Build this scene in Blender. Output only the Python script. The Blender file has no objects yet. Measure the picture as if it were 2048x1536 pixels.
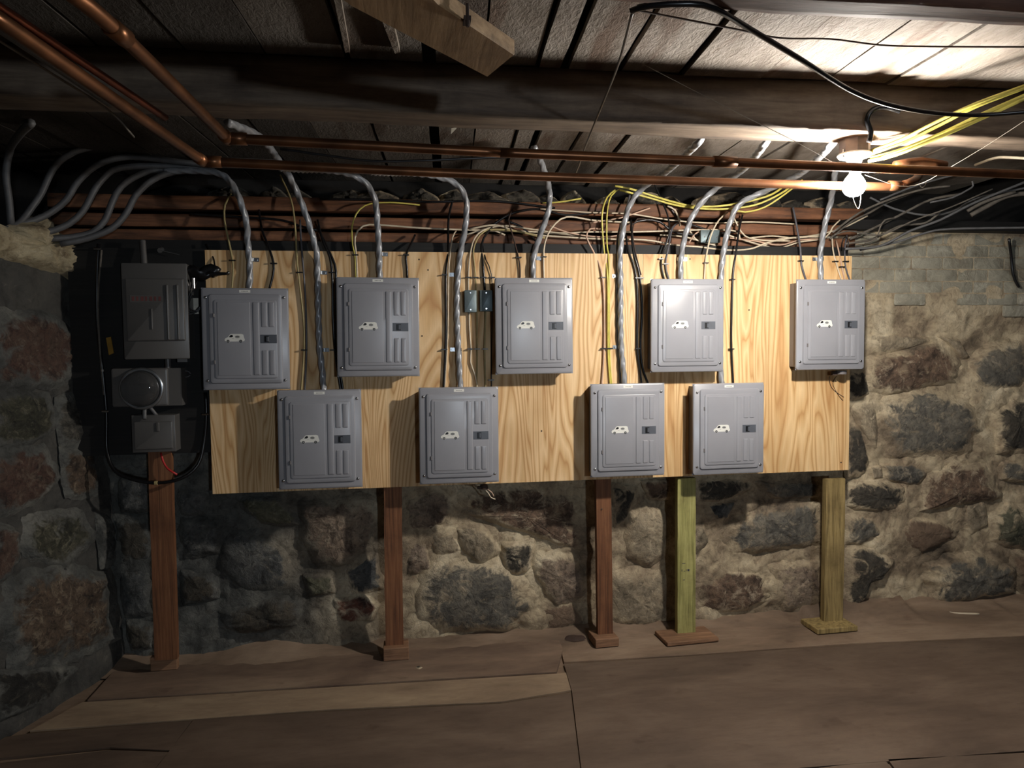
import bpy, bmesh, math, random
from mathutils import Vector, Matrix, noise
from math import sin, cos, pi, radians
random.seed(7)
D = bpy.data; SC = bpy.context.scene; COL = SC.collection
V = Vector

# ---------------------------------------------------------------- camera
F = 1450.0
CAM = V((0.966, -3.8, 1.659)); PITCH, YAW, ROLL = radians(3.12), radians(8.49), radians(-0.55)
_f = V((sin(YAW)*cos(PITCH), cos(YAW)*cos(PITCH), -sin(PITCH)))
_r = V((cos(YAW), -sin(YAW), 0)); _u = _r.cross(_f)
_r, _u = cos(ROLL)*_r + sin(ROLL)*_u, -sin(ROLL)*_r + cos(ROLL)*_u
cd = D.cameras.new('camera'); cam = D.objects.new('camera', cd); COL.objects.link(cam)
cd.sensor_fit = 'HORIZONTAL'; cd.sensor_width = 36; cd.lens = F/2048*36; cd.clip_start = 0.02
cam.matrix_world = Matrix((( _r.x, _u.x, -_f.x, CAM.x), (_r.y, _u.y, -_f.y, CAM.y), (_r.z, _u.z, -_f.z, CAM.z), (0,0,0,1)))
SC.camera = cam

# ---------------------------------------------------------------- world, light, exposure
w = D.worlds.new('world'); SC.world = w; w.use_nodes = True
w.node_tree.nodes['Background'].inputs[0].default_value = (1.0, 0.93, 0.84, 1)
w.node_tree.nodes['Background'].inputs[1].default_value = 0.009
vs = SC.view_settings; vs.view_transform = 'Standard'; vs.look = 'None'; vs.gamma = 1; vs.use_curve_mapping = False
vs.exposure = 0.0
BULB = 1750.0                              # emission of the bare bulb
def lamp(name, kind, loc, energy, color, size=0.1, target=None):
    l = D.lights.new(name, kind); l.energy = energy; l.color = color
    if kind == 'AREA': l.shape = 'DISK'; l.size = size
    else: l.shadow_soft_size = size
    o = D.objects.new(name, l); COL.objects.link(o); o.location = loc
    if target: o.rotation_euler = (V(target)-V(loc)).to_track_quat('-Z', 'Y').to_euler()
    return o
# a window-like opening far behind the camera (its reflection shows on the middle box)
lamp('rear_opening_light', 'AREA', (2.53, -7.4, 1.74), 55, (0.78, 0.89, 1.0), 0.22, (1.5, 0, 1.2))

# ---------------------------------------------------------------- pixel -> place helpers
def ray(x, y): return _f + (x-1024)/F*_r - (y-768)/F*_u
def at(x, y, Y): d = ray(x, y); return CAM + d*((Y-CAM.y)/d.y)
def atz(x, y, Z): d = ray(x, y); return CAM + d*((Z-CAM.z)/d.z)
LWX, LWS, LWZ = -0.53, 0.33, -0.05                 # left wall plane  X = LWX + LWS*(Y-.18) + LWZ*Z
def atl(x, y, off=0):
    d = ray(x, y); n = V((1, -LWS, -LWZ)); k = LWX - LWS*.18 + off
    return CAM + d*((k - n.dot(CAM))/n.dot(d))

# ---------------------------------------------------------------- materials
def newmat(name):
    m = D.materials.new(name); m.use_nodes = True; nt = m.node_tree
    return m, nt, nt.nodes['Principled BSDF']
def lin(c):
    c = [v/255 for v in c]
    return tuple((v/12.92 if v <= .04045 else ((v+.055)/1.055)**2.4) for v in c) + (1,)
def N(nt, t, **k):
    n = nt.nodes.new(t)
    for a, b in k.items():
        if a in n.inputs.keys(): n.inputs[a].default_value = b
        else: setattr(n, a, b)
    return n
def coords(nt, scale=(1,1,1), loc=(0,0,0)):
    tc = N(nt, 'ShaderNodeTexCoord'); mp = N(nt, 'ShaderNodeMapping')
    mp.inputs['Scale'].default_value = scale; mp.inputs['Location'].default_value = loc
    nt.links.new(tc.outputs['Object'], mp.inputs['Vector']); return mp.outputs['Vector']
def ramp(nt, fac, stops):
    r = N(nt, 'ShaderNodeValToRGB'); e = r.color_ramp.elements
    while len(e) < len(stops): e.new(0.5)
    for i, (p, c) in enumerate(stops): e[i].position = p; e[i].color = c
    nt.links.new(fac, r.inputs['Fac']); return r.outputs['Color']
def bump(nt, b, h, strength=.5, dist=.01, chain=None):
    n = N(nt, 'ShaderNodeBump'); n.inputs['Strength'].default_value = strength; n.inputs['Distance'].default_value = dist
    nt.links.new(h, n.inputs['Height'])
    if chain: nt.links.new(chain, n.inputs['Normal'])
    nt.links.new(n.outputs['Normal'], b.inputs['Normal']); return n.outputs['Normal']
def mixc(nt, fac, a, b, mode='MIX'):
    n = N(nt, 'ShaderNodeMix', data_type='RGBA', blend_type=mode)
    if isinstance(fac, (int, float)): n.inputs[0].default_value = fac
    else: nt.links.new(fac, n.inputs[0])
    for s, i in ((a, 6), (b, 7)):
        if isinstance(s, tuple): n.inputs[i].default_value = s
        else: nt.links.new(s, n.inputs[i])
    return n.outputs[2]
def plain(name, c, rough=.5, metal=0, noise_amt=.12, sc=18, bmp=0, bsc=60):
    m, nt, b = newmat(name); c = lin(c)
    v = coords(nt); n = N(nt, 'ShaderNodeTexNoise', Scale=sc, Detail=4.0); nt.links.new(v, n.inputs['Vector'])
    lo = tuple(x*(1-noise_amt*1.6) for x in c[:3])+(1,); hi = tuple(min(1, x*(1+noise_amt)) for x in c[:3])+(1,)
    nt.links.new(ramp(nt, n.outputs['Fac'], [(.3, lo), (.7, hi)]), b.inputs['Base Color'])
    b.inputs['Roughness'].default_value = rough; b.inputs['Metallic'].default_value = metal
    if bmp:
        n2 = N(nt, 'ShaderNodeTexNoise', Scale=bsc, Detail=3.0); nt.links.new(v, n2.inputs['Vector']); bump(nt, b, n2.outputs['Fac'], bmp, .003)
    return m
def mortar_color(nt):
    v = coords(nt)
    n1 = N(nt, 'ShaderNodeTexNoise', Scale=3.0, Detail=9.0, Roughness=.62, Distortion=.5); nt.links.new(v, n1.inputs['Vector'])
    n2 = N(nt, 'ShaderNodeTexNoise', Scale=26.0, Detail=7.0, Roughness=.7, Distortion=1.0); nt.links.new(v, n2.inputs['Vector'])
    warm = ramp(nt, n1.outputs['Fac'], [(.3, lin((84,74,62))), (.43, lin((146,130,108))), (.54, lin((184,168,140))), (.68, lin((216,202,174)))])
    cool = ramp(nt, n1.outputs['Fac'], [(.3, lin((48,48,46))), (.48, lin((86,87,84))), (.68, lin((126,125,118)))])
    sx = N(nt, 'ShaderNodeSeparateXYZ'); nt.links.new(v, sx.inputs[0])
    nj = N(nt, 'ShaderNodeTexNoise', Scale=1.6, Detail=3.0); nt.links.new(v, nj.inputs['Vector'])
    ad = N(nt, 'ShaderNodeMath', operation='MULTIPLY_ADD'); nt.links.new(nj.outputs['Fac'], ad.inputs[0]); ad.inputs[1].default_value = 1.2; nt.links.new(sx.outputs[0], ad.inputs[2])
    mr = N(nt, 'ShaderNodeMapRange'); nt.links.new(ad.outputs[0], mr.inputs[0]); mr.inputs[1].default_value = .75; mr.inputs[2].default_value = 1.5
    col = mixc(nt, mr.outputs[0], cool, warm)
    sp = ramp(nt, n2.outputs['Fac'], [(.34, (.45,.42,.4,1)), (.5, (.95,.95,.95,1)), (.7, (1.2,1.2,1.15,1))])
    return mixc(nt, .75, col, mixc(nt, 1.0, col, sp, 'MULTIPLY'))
def rock(name, a, b_, c, dark, speck=0.5, scale=6.0, white=.62, off=0, edge=True):
    """weathered stone: two body colours, dark pits, pale lime deposits"""
    m, nt, b = newmat(name); v = coords(nt, loc=(off, off*2, off*3))
    n1 = N(nt, 'ShaderNodeTexNoise', Scale=scale, Detail=8.0, Roughness=.65, Distortion=.6); nt.links.new(v, n1.inputs['Vector'])
    n2 = N(nt, 'ShaderNodeTexNoise', Scale=scale*5.5, Detail=7.0, Roughness=.7, Distortion=.8); nt.links.new(v, n2.inputs['Vector'])
    n3 = N(nt, 'ShaderNodeTexNoise', Scale=scale*1.7, Detail=6.0, Roughness=.75, Distortion=1.5); nt.links.new(coords(nt, loc=(5+off, 2, 9)), n3.inputs['Vector'])
    body = ramp(nt, n1.outputs['Fac'], [(.34, lin(dark)), (.46, lin(a)), (.62, lin(b_))])
    spk = ramp(nt, n2.outputs['Fac'], [(.36, (.32,.30,.28,1)), (.5, (.9,.9,.9,1)), (.68, (1.35,1.3,1.2,1))])
    col = mixc(nt, speck, body, mixc(nt, 1.0, body, spk, 'MULTIPLY'))
    lime = ramp(nt, n3.outputs['Fac'], [(white-.06, (0,0,0,1)), (white+.06, (.75,.75,.75,1))])
    col = mixc(nt, lime, col, lin(c))
    at_ = N(nt, 'ShaderNodeAttribute', attribute_name='edge')
    ns = N(nt, 'ShaderNodeTexNoise', Scale=9.0, Detail=6.0, Roughness=.65, Distortion=1.2); nt.links.new(coords(nt, loc=(1, 7, 2)), ns.inputs['Vector'])
    ad = N(nt, 'ShaderNodeMath', operation='MULTIPLY_ADD'); nt.links.new(ns.outputs['Fac'], ad.inputs[0]); ad.inputs[1].default_value = 2.6; nt.links.new(at_.outputs['Fac'], ad.inputs[2])
    sm = N(nt, 'ShaderNodeMapRange'); nt.links.new(ad.outputs[0], sm.inputs[0]); sm.inputs[1].default_value = 1.5; sm.inputs[2].default_value = 1.9
    if edge: col = mixc(nt, sm.outputs[0], col, mortar_color(nt))
    nt.links.new(col, b.inputs['Base Color'])
    b.inputs['Roughness'].default_value = .85
    k = bump(nt, b, n1.outputs['Fac'], .7, .03); bump(nt, b, n2.outputs['Fac'], .8, .012, k)
    return m
R = {
 'grey': rock('grey_stone', (98,95,88), (122,116,104), (172,160,138), (56,55,52), .7),
 'grey2': rock('blue_grey_stone', (78,80,80), (104,104,101), (150,147,138), (44,45,46), .7, off=3),
 'dark': rock('dark_stone', (64,60,53), (84,78,68), (140,128,106), (34,33,30), .7, white=.66, off=5),
 'brown': rock('brown_stone', (100,82,68), (124,102,84), (184,168,144), (56,42,35), .9, white=.6, off=7),
 'plainbrown': rock('plain_brown_stone', (108,90,74), (124,104,86), (146,126,106), (82,66,54), .4, white=.72, off=8),
 'red': rock('rust_red_stone', (106,68,55), (122,90,74), (146,130,112), (58,44,38), .7, white=.6, off=11),
 'tan': rock('tan_stone', (142,130,110), (168,154,130), (202,186,158), (96,86,70), .6, off=13),
 'pink': rock('pinkish_stone', (124,108,94), (152,136,118), (190,174,150), (74,62,54), .85, off=17),
 'green': rock('mossy_stone', (82,82,66), (104,101,84), (150,146,124), (48,48,40), .6, off=19),
}
def mortar_mat():
    m, nt, b = newmat('lime_mortar'); v = coords(nt)
    n1 = N(nt, 'ShaderNodeTexNoise', Scale=3.0, Detail=9.0, Roughness=.62, Distortion=.5); nt.links.new(v, n1.inputs['Vector'])
    n2 = N(nt, 'ShaderNodeTexNoise', Scale=26.0, Detail=7.0, Roughness=.7, Distortion=1.0); nt.links.new(v, n2.inputs['Vector'])
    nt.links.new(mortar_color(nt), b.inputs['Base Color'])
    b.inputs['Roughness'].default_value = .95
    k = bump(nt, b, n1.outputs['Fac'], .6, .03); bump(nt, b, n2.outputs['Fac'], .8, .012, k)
    return m
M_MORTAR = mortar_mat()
M_PARGE = rock('whitewashed_parge', (150,146,130), (166,162,146), (186,182,166), (120,112,98), .25, scale=3, white=.6, off=23, edge=False)
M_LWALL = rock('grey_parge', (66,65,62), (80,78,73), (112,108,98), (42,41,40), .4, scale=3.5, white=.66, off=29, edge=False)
M_FOAM = rock('cream_foam', (176,160,128), (196,182,150), (214,202,174), (120,104,80), .25, scale=8, white=.6, off=31, edge=False)

def plywood_mat(name, off, lo, mid, hi, rings=30, sx=2.6, sz=.26):
    m, nt, b = newmat(name); v = coords(nt, (sx, 1, sz), (off, 0, off*.37))
    n = N(nt, 'ShaderNodeTexNoise', Scale=1.4, Detail=2.6, Roughness=.5, Distortion=.5); nt.links.new(v, n.inputs['Vector'])
    mu = N(nt, 'ShaderNodeMath', operation='MULTIPLY'); nt.links.new(n.outputs['Fac'], mu.inputs[0]); mu.inputs[1].default_value = rings
    fr = N(nt, 'ShaderNodeMath', operation='FRACT'); nt.links.new(mu.outputs[0], fr.inputs[0])
    g = ramp(nt, fr.outputs[0], [(0, lin(mid)), (.4, lin(hi)), (.7, lin(mid)), (.88, lin(lo)), (1, lin(mid))])
    n2 = N(nt, 'ShaderNodeTexNoise', Scale=3.0, Detail=3.0); nt.links.new(coords(nt, (1.2, 1, .5), (off*2, 1, 0)), n2.inputs['Vector'])
    tone = ramp(nt, n2.outputs['Fac'], [(.3, (.80,.74,.66,1)), (.5, (.98,.96,.94,1)), (.7, (1.06,1.06,1.05,1))])
    f = N(nt, 'ShaderNodeTexNoise', Scale=1.0, Detail=5.0, Roughness=.7); nt.links.new(coords(nt, (220, 1, 7)), f.inputs['Vector'])
    fib = ramp(nt, f.outputs['Fac'], [(.35, (.90,.88,.85,1)), (.6, (1.03,1.03,1.03,1))])
    nt.links.new(mixc(nt, 1, mixc(nt, 1, g, tone, 'MULTIPLY'), fib, 'MULTIPLY'), b.inputs['Base Color'])
    b.inputs['Roughness'].default_value = .6; bump(nt, b, f.outputs['Fac'], .15, .002)
    return m
M_PLY = plywood_mat('pine_plywood', 3.1, (192,148,98), (216,180,130), (234,204,160))
M_PLY2 = plywood_mat('pine_plywood_right', 9.4, (196,152,100), (218,180,128), (232,202,154), 26)
def wood_mat(name, lo, mid, hi, axis='Z', rough=.7, fiber=90, off=0, bmp=.3, patch=3.0):
    m, nt, b = newmat(name); s = {'X': (3, fiber, fiber), 'Y': (fiber, 3, fiber), 'Z': (fiber, fiber, 3)}[axis]
    n = N(nt, 'ShaderNodeTexNoise', Scale=1.0, Detail=6.0, Roughness=.65, Distortion=.4); nt.links.new(coords(nt, s, (off,off,off)), n.inputs['Vector'])
    c = ramp(nt, n.outputs['Fac'], [(.32, lin(lo)), (.5, lin(mid)), (.7, lin(hi))])
    n2 = N(nt, 'ShaderNodeTexNoise', Scale=patch, Detail=6.0, Roughness=.7); nt.links.new(coords(nt, loc=(off,1,off)), n2.inputs['Vector'])
    t = ramp(nt, n2.outputs['Fac'], [(.32, (.55,.52,.5,1)), (.5, (.95,.94,.92,1)), (.68, (1.15,1.15,1.15,1))])
    nt.links.new(mixc(nt, .8, c, mixc(nt, 1, c, t, 'MULTIPLY')), b.inputs['Base Color'])
    b.inputs['Roughness'].default_value = rough; bump(nt, b, n.outputs['Fac'], bmp, .004)
    return m
M_REDPOST = wood_mat('weathered_red_stud', (86,54,34), (118,76,48), (138,96,64), 'Z', off=1)
M_GREENPOST = wood_mat('green_treated_stud', (120,118,66), (164,160,98), (190,184,122), 'Z', off=2, fiber=60)
M_TANPOST = wood_mat('treated_stud', (104,88,54), (150,130,84), (178,156,106), 'Z', off=4, fiber=50)
M_BLOCK = wood_mat('wood_block', (104,74,54), (138,104,78), (160,124,96), 'X', off=5)
M_JOIST = wood_mat('old_joist', (74,62,52), (100,86,72), (120,106,90), 'X', off=6, fiber=30, patch=5)
M_JOIST2 = wood_mat('red_brown_joist', (52,32,24), (84,56,44), (110,80,64), 'X', off=7, fiber=30, patch=5)
M_BRACE = wood_mat('pale_brace', (122,98,68), (154,126,92), (176,148,112), 'Y', off=8, fiber=40)
M_SILL = wood_mat('orange_brown_timber', (64,42,30), (112,74,50), (146,100,70), 'X', off=9, fiber=25, patch=4)
M_BLACKWOOD = wood_mat('black_wood', (8,8,8), (16,15,14), (26,24,22), 'X', off=10, bmp=.1)
M_VOIDWOOD = plain('void_shade_timber', (22,20,18), .9, noise_amt=.3, bmp=.4)  # near-black colour painted in for the shade of the unlit voids
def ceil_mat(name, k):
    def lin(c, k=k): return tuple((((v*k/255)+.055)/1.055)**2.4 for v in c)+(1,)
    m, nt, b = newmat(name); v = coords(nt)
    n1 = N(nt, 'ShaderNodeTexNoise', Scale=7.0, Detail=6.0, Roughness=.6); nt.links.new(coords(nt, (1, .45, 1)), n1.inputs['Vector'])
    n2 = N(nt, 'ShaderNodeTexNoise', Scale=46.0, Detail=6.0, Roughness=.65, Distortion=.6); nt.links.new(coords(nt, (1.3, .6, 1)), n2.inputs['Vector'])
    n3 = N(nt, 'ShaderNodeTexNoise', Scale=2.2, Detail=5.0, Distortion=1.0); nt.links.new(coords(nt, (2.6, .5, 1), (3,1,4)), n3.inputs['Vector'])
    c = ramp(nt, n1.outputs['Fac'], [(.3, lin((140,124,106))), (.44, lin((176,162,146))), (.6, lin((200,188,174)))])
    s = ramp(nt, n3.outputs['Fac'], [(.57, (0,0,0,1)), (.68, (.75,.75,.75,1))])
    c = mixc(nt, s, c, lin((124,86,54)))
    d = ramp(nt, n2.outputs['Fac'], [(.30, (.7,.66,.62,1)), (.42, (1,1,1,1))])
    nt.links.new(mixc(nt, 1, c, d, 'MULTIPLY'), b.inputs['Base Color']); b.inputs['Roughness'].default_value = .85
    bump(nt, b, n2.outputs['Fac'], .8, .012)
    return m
M_CEIL = ceil_mat('whitewashed_subfloor', .66); M_CEILD = ceil_mat('shaded_subfloor', .36); M_CEILM = ceil_mat('half_shaded_subfloor', .5)  # darker whitewash copies put the shade of the left boards into colour
def floor_mat(name, a, b_, c, off):
    m, nt, b = newmat(name)
    n1 = N(nt, 'ShaderNodeTexNoise', Scale=2.4, Detail=8.0, Roughness=.62, Distortion=.4); nt.links.new(coords(nt, (.6, 1.3, 1), (off,off,0)), n1.inputs['Vector'])
    n2 = N(nt, 'ShaderNodeTexNoise', Scale=11.0, Detail=7.0, Roughness=.7); nt.links.new(coords(nt, (.5, 2, 1), (off,0,0)), n2.inputs['Vector'])
    n3 = N(nt, 'ShaderNodeTexNoise', Scale=7.0, Detail=3.0, Roughness=.5); nt.links.new(coords(nt, (1, 1.4, 1), (0,off,3)), n3.inputs['Vector'])
    col = ramp(nt, n1.outputs['Fac'], [(.32, lin(a)), (.5, lin(b_)), (.68, lin(c))])
    d = ramp(nt, n2.outputs['Fac'], [(.33, (.8,.77,.75,1)), (.52, (1,1,1,1)), (.7, (1.12,1.1,1.06,1))])
    st = ramp(nt, n3.outputs['Fac'], [(.27, (.75,.72,.70,1)), (.36, (1,1,1,1))])
    nt.links.new(mixc(nt, 1, mixc(nt, .8, col, mixc(nt, 1, col, d, 'MULTIPLY')), st, 'MULTIPLY'), b.inputs['Base Color'])
    b.inputs['Roughness'].default_value = .75; bump(nt, b, n2.outputs['Fac'], .25, .006)
    return m
M_FLOOR = floor_mat('dusty_floor_sheet', (78,64,53), (94,78,65), (108,92,78), 0)
M_FLOOR2 = floor_mat('pale_floor_sheet', (116,98,80), (144,124,102), (166,146,120), 4)
M_FLOORB = floor_mat('back_floor_sheet', (98,80,68), (124,104,88), (146,126,106), 6)  # paler tone for the sheet next to the wall
M_DIRT = floor_mat('floor_dirt', (100,84,70), (128,108,90), (152,132,112), 8)

def panel_paint(name, c, rough=.33):
    m, nt, b = newmat(name); b.inputs['Base Color'].default_value = lin(c); b.inputs['Roughness'].default_value = rough
    n = N(nt, 'ShaderNodeTexNoise', Scale=420.0, Detail=2.0); nt.links.new(coords(nt), n.inputs['Vector']); bump(nt, b, n.outputs['Fac'], .12, .0006)
    nn = N(nt, 'ShaderNodeTexNoise', Scale=5.0, Detail=3.0); nt.links.new(coords(nt), nn.inputs['Vector'])
    c = lin(c); nt.links.new(ramp(nt, nn.outputs['Fac'], [(.3, tuple(x*.93 for x in c[:3])+(1,)), (.7, tuple(x*1.05 for x in c[:3])+(1,))]), b.inputs['Base Color'])
    b.inputs['Coat Weight'].default_value = .22; b.inputs['Coat Roughness'].default_value = .25
    return m
M_PANEL = panel_paint('grey_enamel', (146,147,153))
M_TUB = panel_paint('grey_enamel_box', (112,108,108), .5)
M_HANDLE = plain('breaker_plastic', (84,88,96), .4)
M_BLACKP = plain('black_plastic', (18,18,20), .35)
M_OLDGREY = panel_paint('old_grey_enamel', (88,86,84), .4)
M_SCREW = plain('bright_screw', (200,200,200), .2, 1)
M_GALV = plain('galvanised_steel', (176,180,184), .28, .9)
M_STEELBOX = plain('steel_box', (110,124,128), .45, .5)
M_WHITE = plain('white_sticker', (226,226,220), .5, noise_amt=.03)
M_GREYPRINT = plain('grey_print', (150,152,150), .5)
M_PRINT = plain('dark_print', (70,70,76), .5)
M_REDLAB = plain('faded_red_label', (104,62,60), .5)
M_SER = plain('grey_cable_jacket', (150,152,156), .33, .15, sc=30)
M_SERD = plain('dark_grey_cable_jacket', (92,92,93), .5, sc=30)
M_CWHITE = plain('off_white_jacket', (206,192,168), .45)
M_CTAN = plain('tan_jacket', (168,152,106), .5)
M_CBLACK = plain('black_jacket', (20,20,22), .3)
M_CGREY = plain('grey_jacket', (86,86,92), .4)
M_CYEL = plain('yellow_jacket', (208,196,98), .4)
M_CPINK = plain('pale_pink_jacket', (196,164,142), .45)
M_CRED = plain('red_wire', (190,50,50), .4)
M_DUSTY = plain('dusty_cable', (96,90,82), .8, noise_amt=.3)
M_COPPER = plain('aged_copper', (116,78,52), .36, .8, .35, 7)
M_COPPERD = plain('dark_copper', (116,62,42), .34, .8, .3, 9)
M_DARKPIPE = plain('dark_iron_pipe', (70,44,40), .45, .5)
M_PORC = plain('white_porcelain', (236,232,220), .25, noise_amt=.03)
M_OCTBOX = plain('dull_steel', (116,104,98), .45, .6, .25)
M_STRING = plain('white_string', (112,104,92), .8)
M_TAG = plain('yellow_tag', (150,112,34), .5)
M_CARD = plain('white_card', (225,220,205), .6)
M_RUST = plain('rusty_iron', (64,48,40), .8)
m, nt, b = newmat('lit_bulb'); b.inputs['Base Color'].default_value = (1,1,1,1)
b.inputs['Emission Color'].default_value = (1.0, 0.94, 0.86, 1); b.inputs['Emission Strength'].default_value = BULB; M_BULB = m
m, nt, b = newmat('meter_glass'); b.inputs['Roughness'].default_value = .04; b.inputs['Transmission Weight'].default_value = .95; b.inputs['IOR'].default_value = 1.45; M_GLASS = m

# ---------------------------------------------------------------- mesh helpers
class MB:
    def __init__(s): s.v = []; s.f = []; s.m = []; s.cur = 0
    def add(s, vs, fs):
        o = len(s.v); s.v += [tuple(p) for p in vs]; s.f += [tuple(i+o for i in f) for f in fs]; s.m += [s.cur]*len(fs); return s
    def box(s, x0, x1, y0, y1, z0, z1):
        vs = [(x,y,z) for z in (z0,z1) for y in (y0,y1) for x in (x0,x1)]
        return s.add(vs, [(0,2,3,1),(4,5,7,6),(0,1,5,4),(2,6,7,3),(0,4,6,2),(1,3,7,5)])
    def frustum(s, x0, x1, z0, z1, y0, h, ins, r=0.0):
        """raised plate on a plane facing -Y: outline at y0, top (inset) at y0-h, optional rounded corners"""
        def loop(i, y):
            a, b, c, d = x0+i, x1-i, z0+i, z1-i; q = max(r-i*.4, 0)
            if q <= 0: return [(a,y,c),(b,y,c),(b,y,d),(a,y,d)]
            o = []
            for cx, cz, t0 in ((b-q,c+q,-pi/2),(b-q,d-q,0),(a+q,d-q,pi/2),(a+q,c+q,pi)):
                for k in range(5): t = t0+k*pi/8; o.append((cx+q*cos(t), y, cz+q*sin(t)))
            return o
        A = loop(0, y0); B = loop(ins*.3, y0-h*.75); Cc = loop(ins, y0-h); n = len(A)
        fs = [(i, (i+1)%n, n+(i+1)%n, n+i) for i in range(n)] + [(n+i, n+(i+1)%n, 2*n+(i+1)%n, 2*n+i) for i in range(n)] + [tuple(range(2*n, 3*n))]
        return s.add(A+B+Cc, fs)
    def prism(s, poly, z0, z1, axis='Z', tops=None):
        n = len(poly)
        def P(p, t): return (p[0], p[1], t) if axis == 'Z' else (p[0], t, p[1])
        vs = [P(p, z0) for p in poly] + [P(p, z1) for p in poly]
        return s.add(vs, [tuple(range(n))[::-1], tuple(range(n, 2*n))] + [(i, (i+1)%n, n+(i+1)%n, n+i) for i in range(n)])
    def cyl(s, a, b, r, seg=12, r2=None):
        a, b = V(a), V(b); d = (b-a).normalized(); x = d.orthogonal().normalized(); y = d.cross(x); r2 = r if r2 is None else r2
        vs = [a+(x*cos(t)+y*sin(t))*r for t in [2*pi*k/seg for k in range(seg)]] + [b+(x*cos(t)+y*sin(t))*r2 for t in [2*pi*k/seg for k in range(seg)]]
        return s.add(vs, [tuple(range(seg))[::-1], tuple(range(seg, 2*seg))] + [(i, (i+1)%seg, seg+(i+1)%seg, seg+i) for i in range(seg)])
    def lathe(s, c, prof, seg=24, axis='Z'):
        c = V(c); vs = []
        for r, h in prof:
            for k in range(seg):
                t = 2*pi*k/seg
                vs.append(c+V((r*cos(t), r*sin(t), h)) if axis == 'Z' else c+V((r*cos(t), h, r*sin(t))))
        fs = [(j*seg+i, j*seg+(i+1)%seg, (j+1)*seg+(i+1)%seg, (j+1)*seg+i) for j in range(len(prof)-1) for i in range(seg)]
        return s.add(vs, fs)
    def tube(s, pts, r, seg=8, lobes=0, amp=0, pitch=.25, flat=1.0):
        pts = [V(p) for p in pts]; n = len(pts); vs = []; L = 0
        t = (pts[1]-pts[0]).normalized(); x = t.orthogonal().normalized()
        for i, p in enumerate(pts):
            t2 = (pts[min(i+1,n-1)]-pts[max(i-1,0)]).normalized()
            x = (x - t2*x.dot(t2)).normalized(); y = t2.cross(x)
            if i: L += (p-pts[i-1]).length
            ph = 2*pi*L/pitch
            for k in range(seg):
                a = 2*pi*k/seg; rr = r*(1+(amp*cos(lobes*(a-ph)) if lobes else 0))
                vs.append(p + x*(cos(a)*rr*flat) + y*(sin(a)*rr))
        fs = [(j*seg+i, j*seg+(i+1)%seg, (j+1)*seg+(i+1)%seg, (j+1)*seg+i) for j in range(n-1) for i in range(seg)]
        fs += [tuple(range(seg))[::-1], tuple(range((n-1)*seg, n*seg))]
        return s.add(vs, fs)
    def build(s, name, mats, parent=None, smooth=False, fix=True):
        me = D.meshes.new(name); me.from_pydata(s.v, [], s.f)
        if not isinstance(mats, (list, tuple)): mats = [mats]
        for m in mats: me.materials.append(m)
        if len(mats) > 1: me.polygons.foreach_set('material_index', s.m)
        if fix:
            bm = bmesh.new(); bm.from_mesh(me); bmesh.ops.recalc_face_normals(bm, faces=bm.faces)
            if smooth == 'auto':
                for f in bm.faces: f.smooth = True
                for e in bm.edges:
                    if len(e.link_faces) == 2 and e.calc_face_angle(0) > .6: e.smooth = False
            bm.to_mesh(me); bm.free()
        if smooth is True: me.shade_smooth()
        if getattr(s, 'edge', None): me.attributes.new('edge', 'FLOAT', 'POINT').data.foreach_set('value', s.edge)
        o = D.objects.new(name, me); COL.objects.link(o)
        if parent is not None:
            o.parent = parent
        return o
def tag(o, label=None, cat=None, group=None, kind=None):
    if label: o['label'] = label
    if cat: o['category'] = cat
    if group: o['group'] = group
    if kind: o['kind'] = kind
    return o
def empty(name, loc=(0,0,0)):
    o = D.objects.new(name, None); o.location = loc; o.empty_display_size = .05; COL.objects.link(o); return o
def spline(pts, step=.03):
    pts = [V(p) for p in pts]
    if len(pts) < 3:
        n = max(2, int((pts[1]-pts[0]).length/step)); return [pts[0].lerp(pts[1], i/n) for i in range(n+1)]
    P = [pts[0]*2-pts[1]] + pts + [pts[-1]*2-pts[-2]]; out = []
    for i in range(1, len(P)-2):
        a, b, c, d = P[i-1:i+3]; n = max(2, int((c-b).length/step))
        for k in range(n):
            t = k/n; out.append(.5*((2*b)+(c-a)*t+(2*a-5*b+4*c-d)*t*t+(3*b-a-3*c+d)*t*t*t))
    out.append(pts[-1]); return out
def rough_beam(x0, x1, y0, y1, z0, z1, seed=0, amp=.006, n=90, za=0.0):
    """long timber along X with uneven hewn faces; za = height drop of the underside from left to right"""
    mb = MB(); prof = []
    k = 5
    ring = [(y0,z0+(z1-z0)*i/k) for i in range(k)] + [(y0+(y1-y0)*i/k, z1) for i in range(k)] + [(y1, z1-(z1-z0)*i/k) for i in range(k)] + [(y1-(y1-y0)*i/k, z0) for i in range(k)]
    m = len(ring); vs = []
    for j in range(n+1):
        x = x0+(x1-x0)*j/n
        for (y, z) in ring:
            q = noise.noise_vector(V((x*2.2+seed, y*9, z*9)))*amp + noise.noise_vector(V((x*11, y*22+seed, z*22)))*amp*.4
            zz = z + (za*j/n if z < z1-.01 else 0)*(z1-z)/(z1-z0)
            vs.append((x, y+q.y, zz+q.z))
    fs = [(j*m+i, j*m+(i+1)%m, (j+1)*m+(i+1)%m, (j+1)*m+i) for j in range(n) for i in range(m)] + [tuple(range(m)), tuple(range(n*m, n*m+m))]
    return mb.add(vs, fs)

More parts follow.
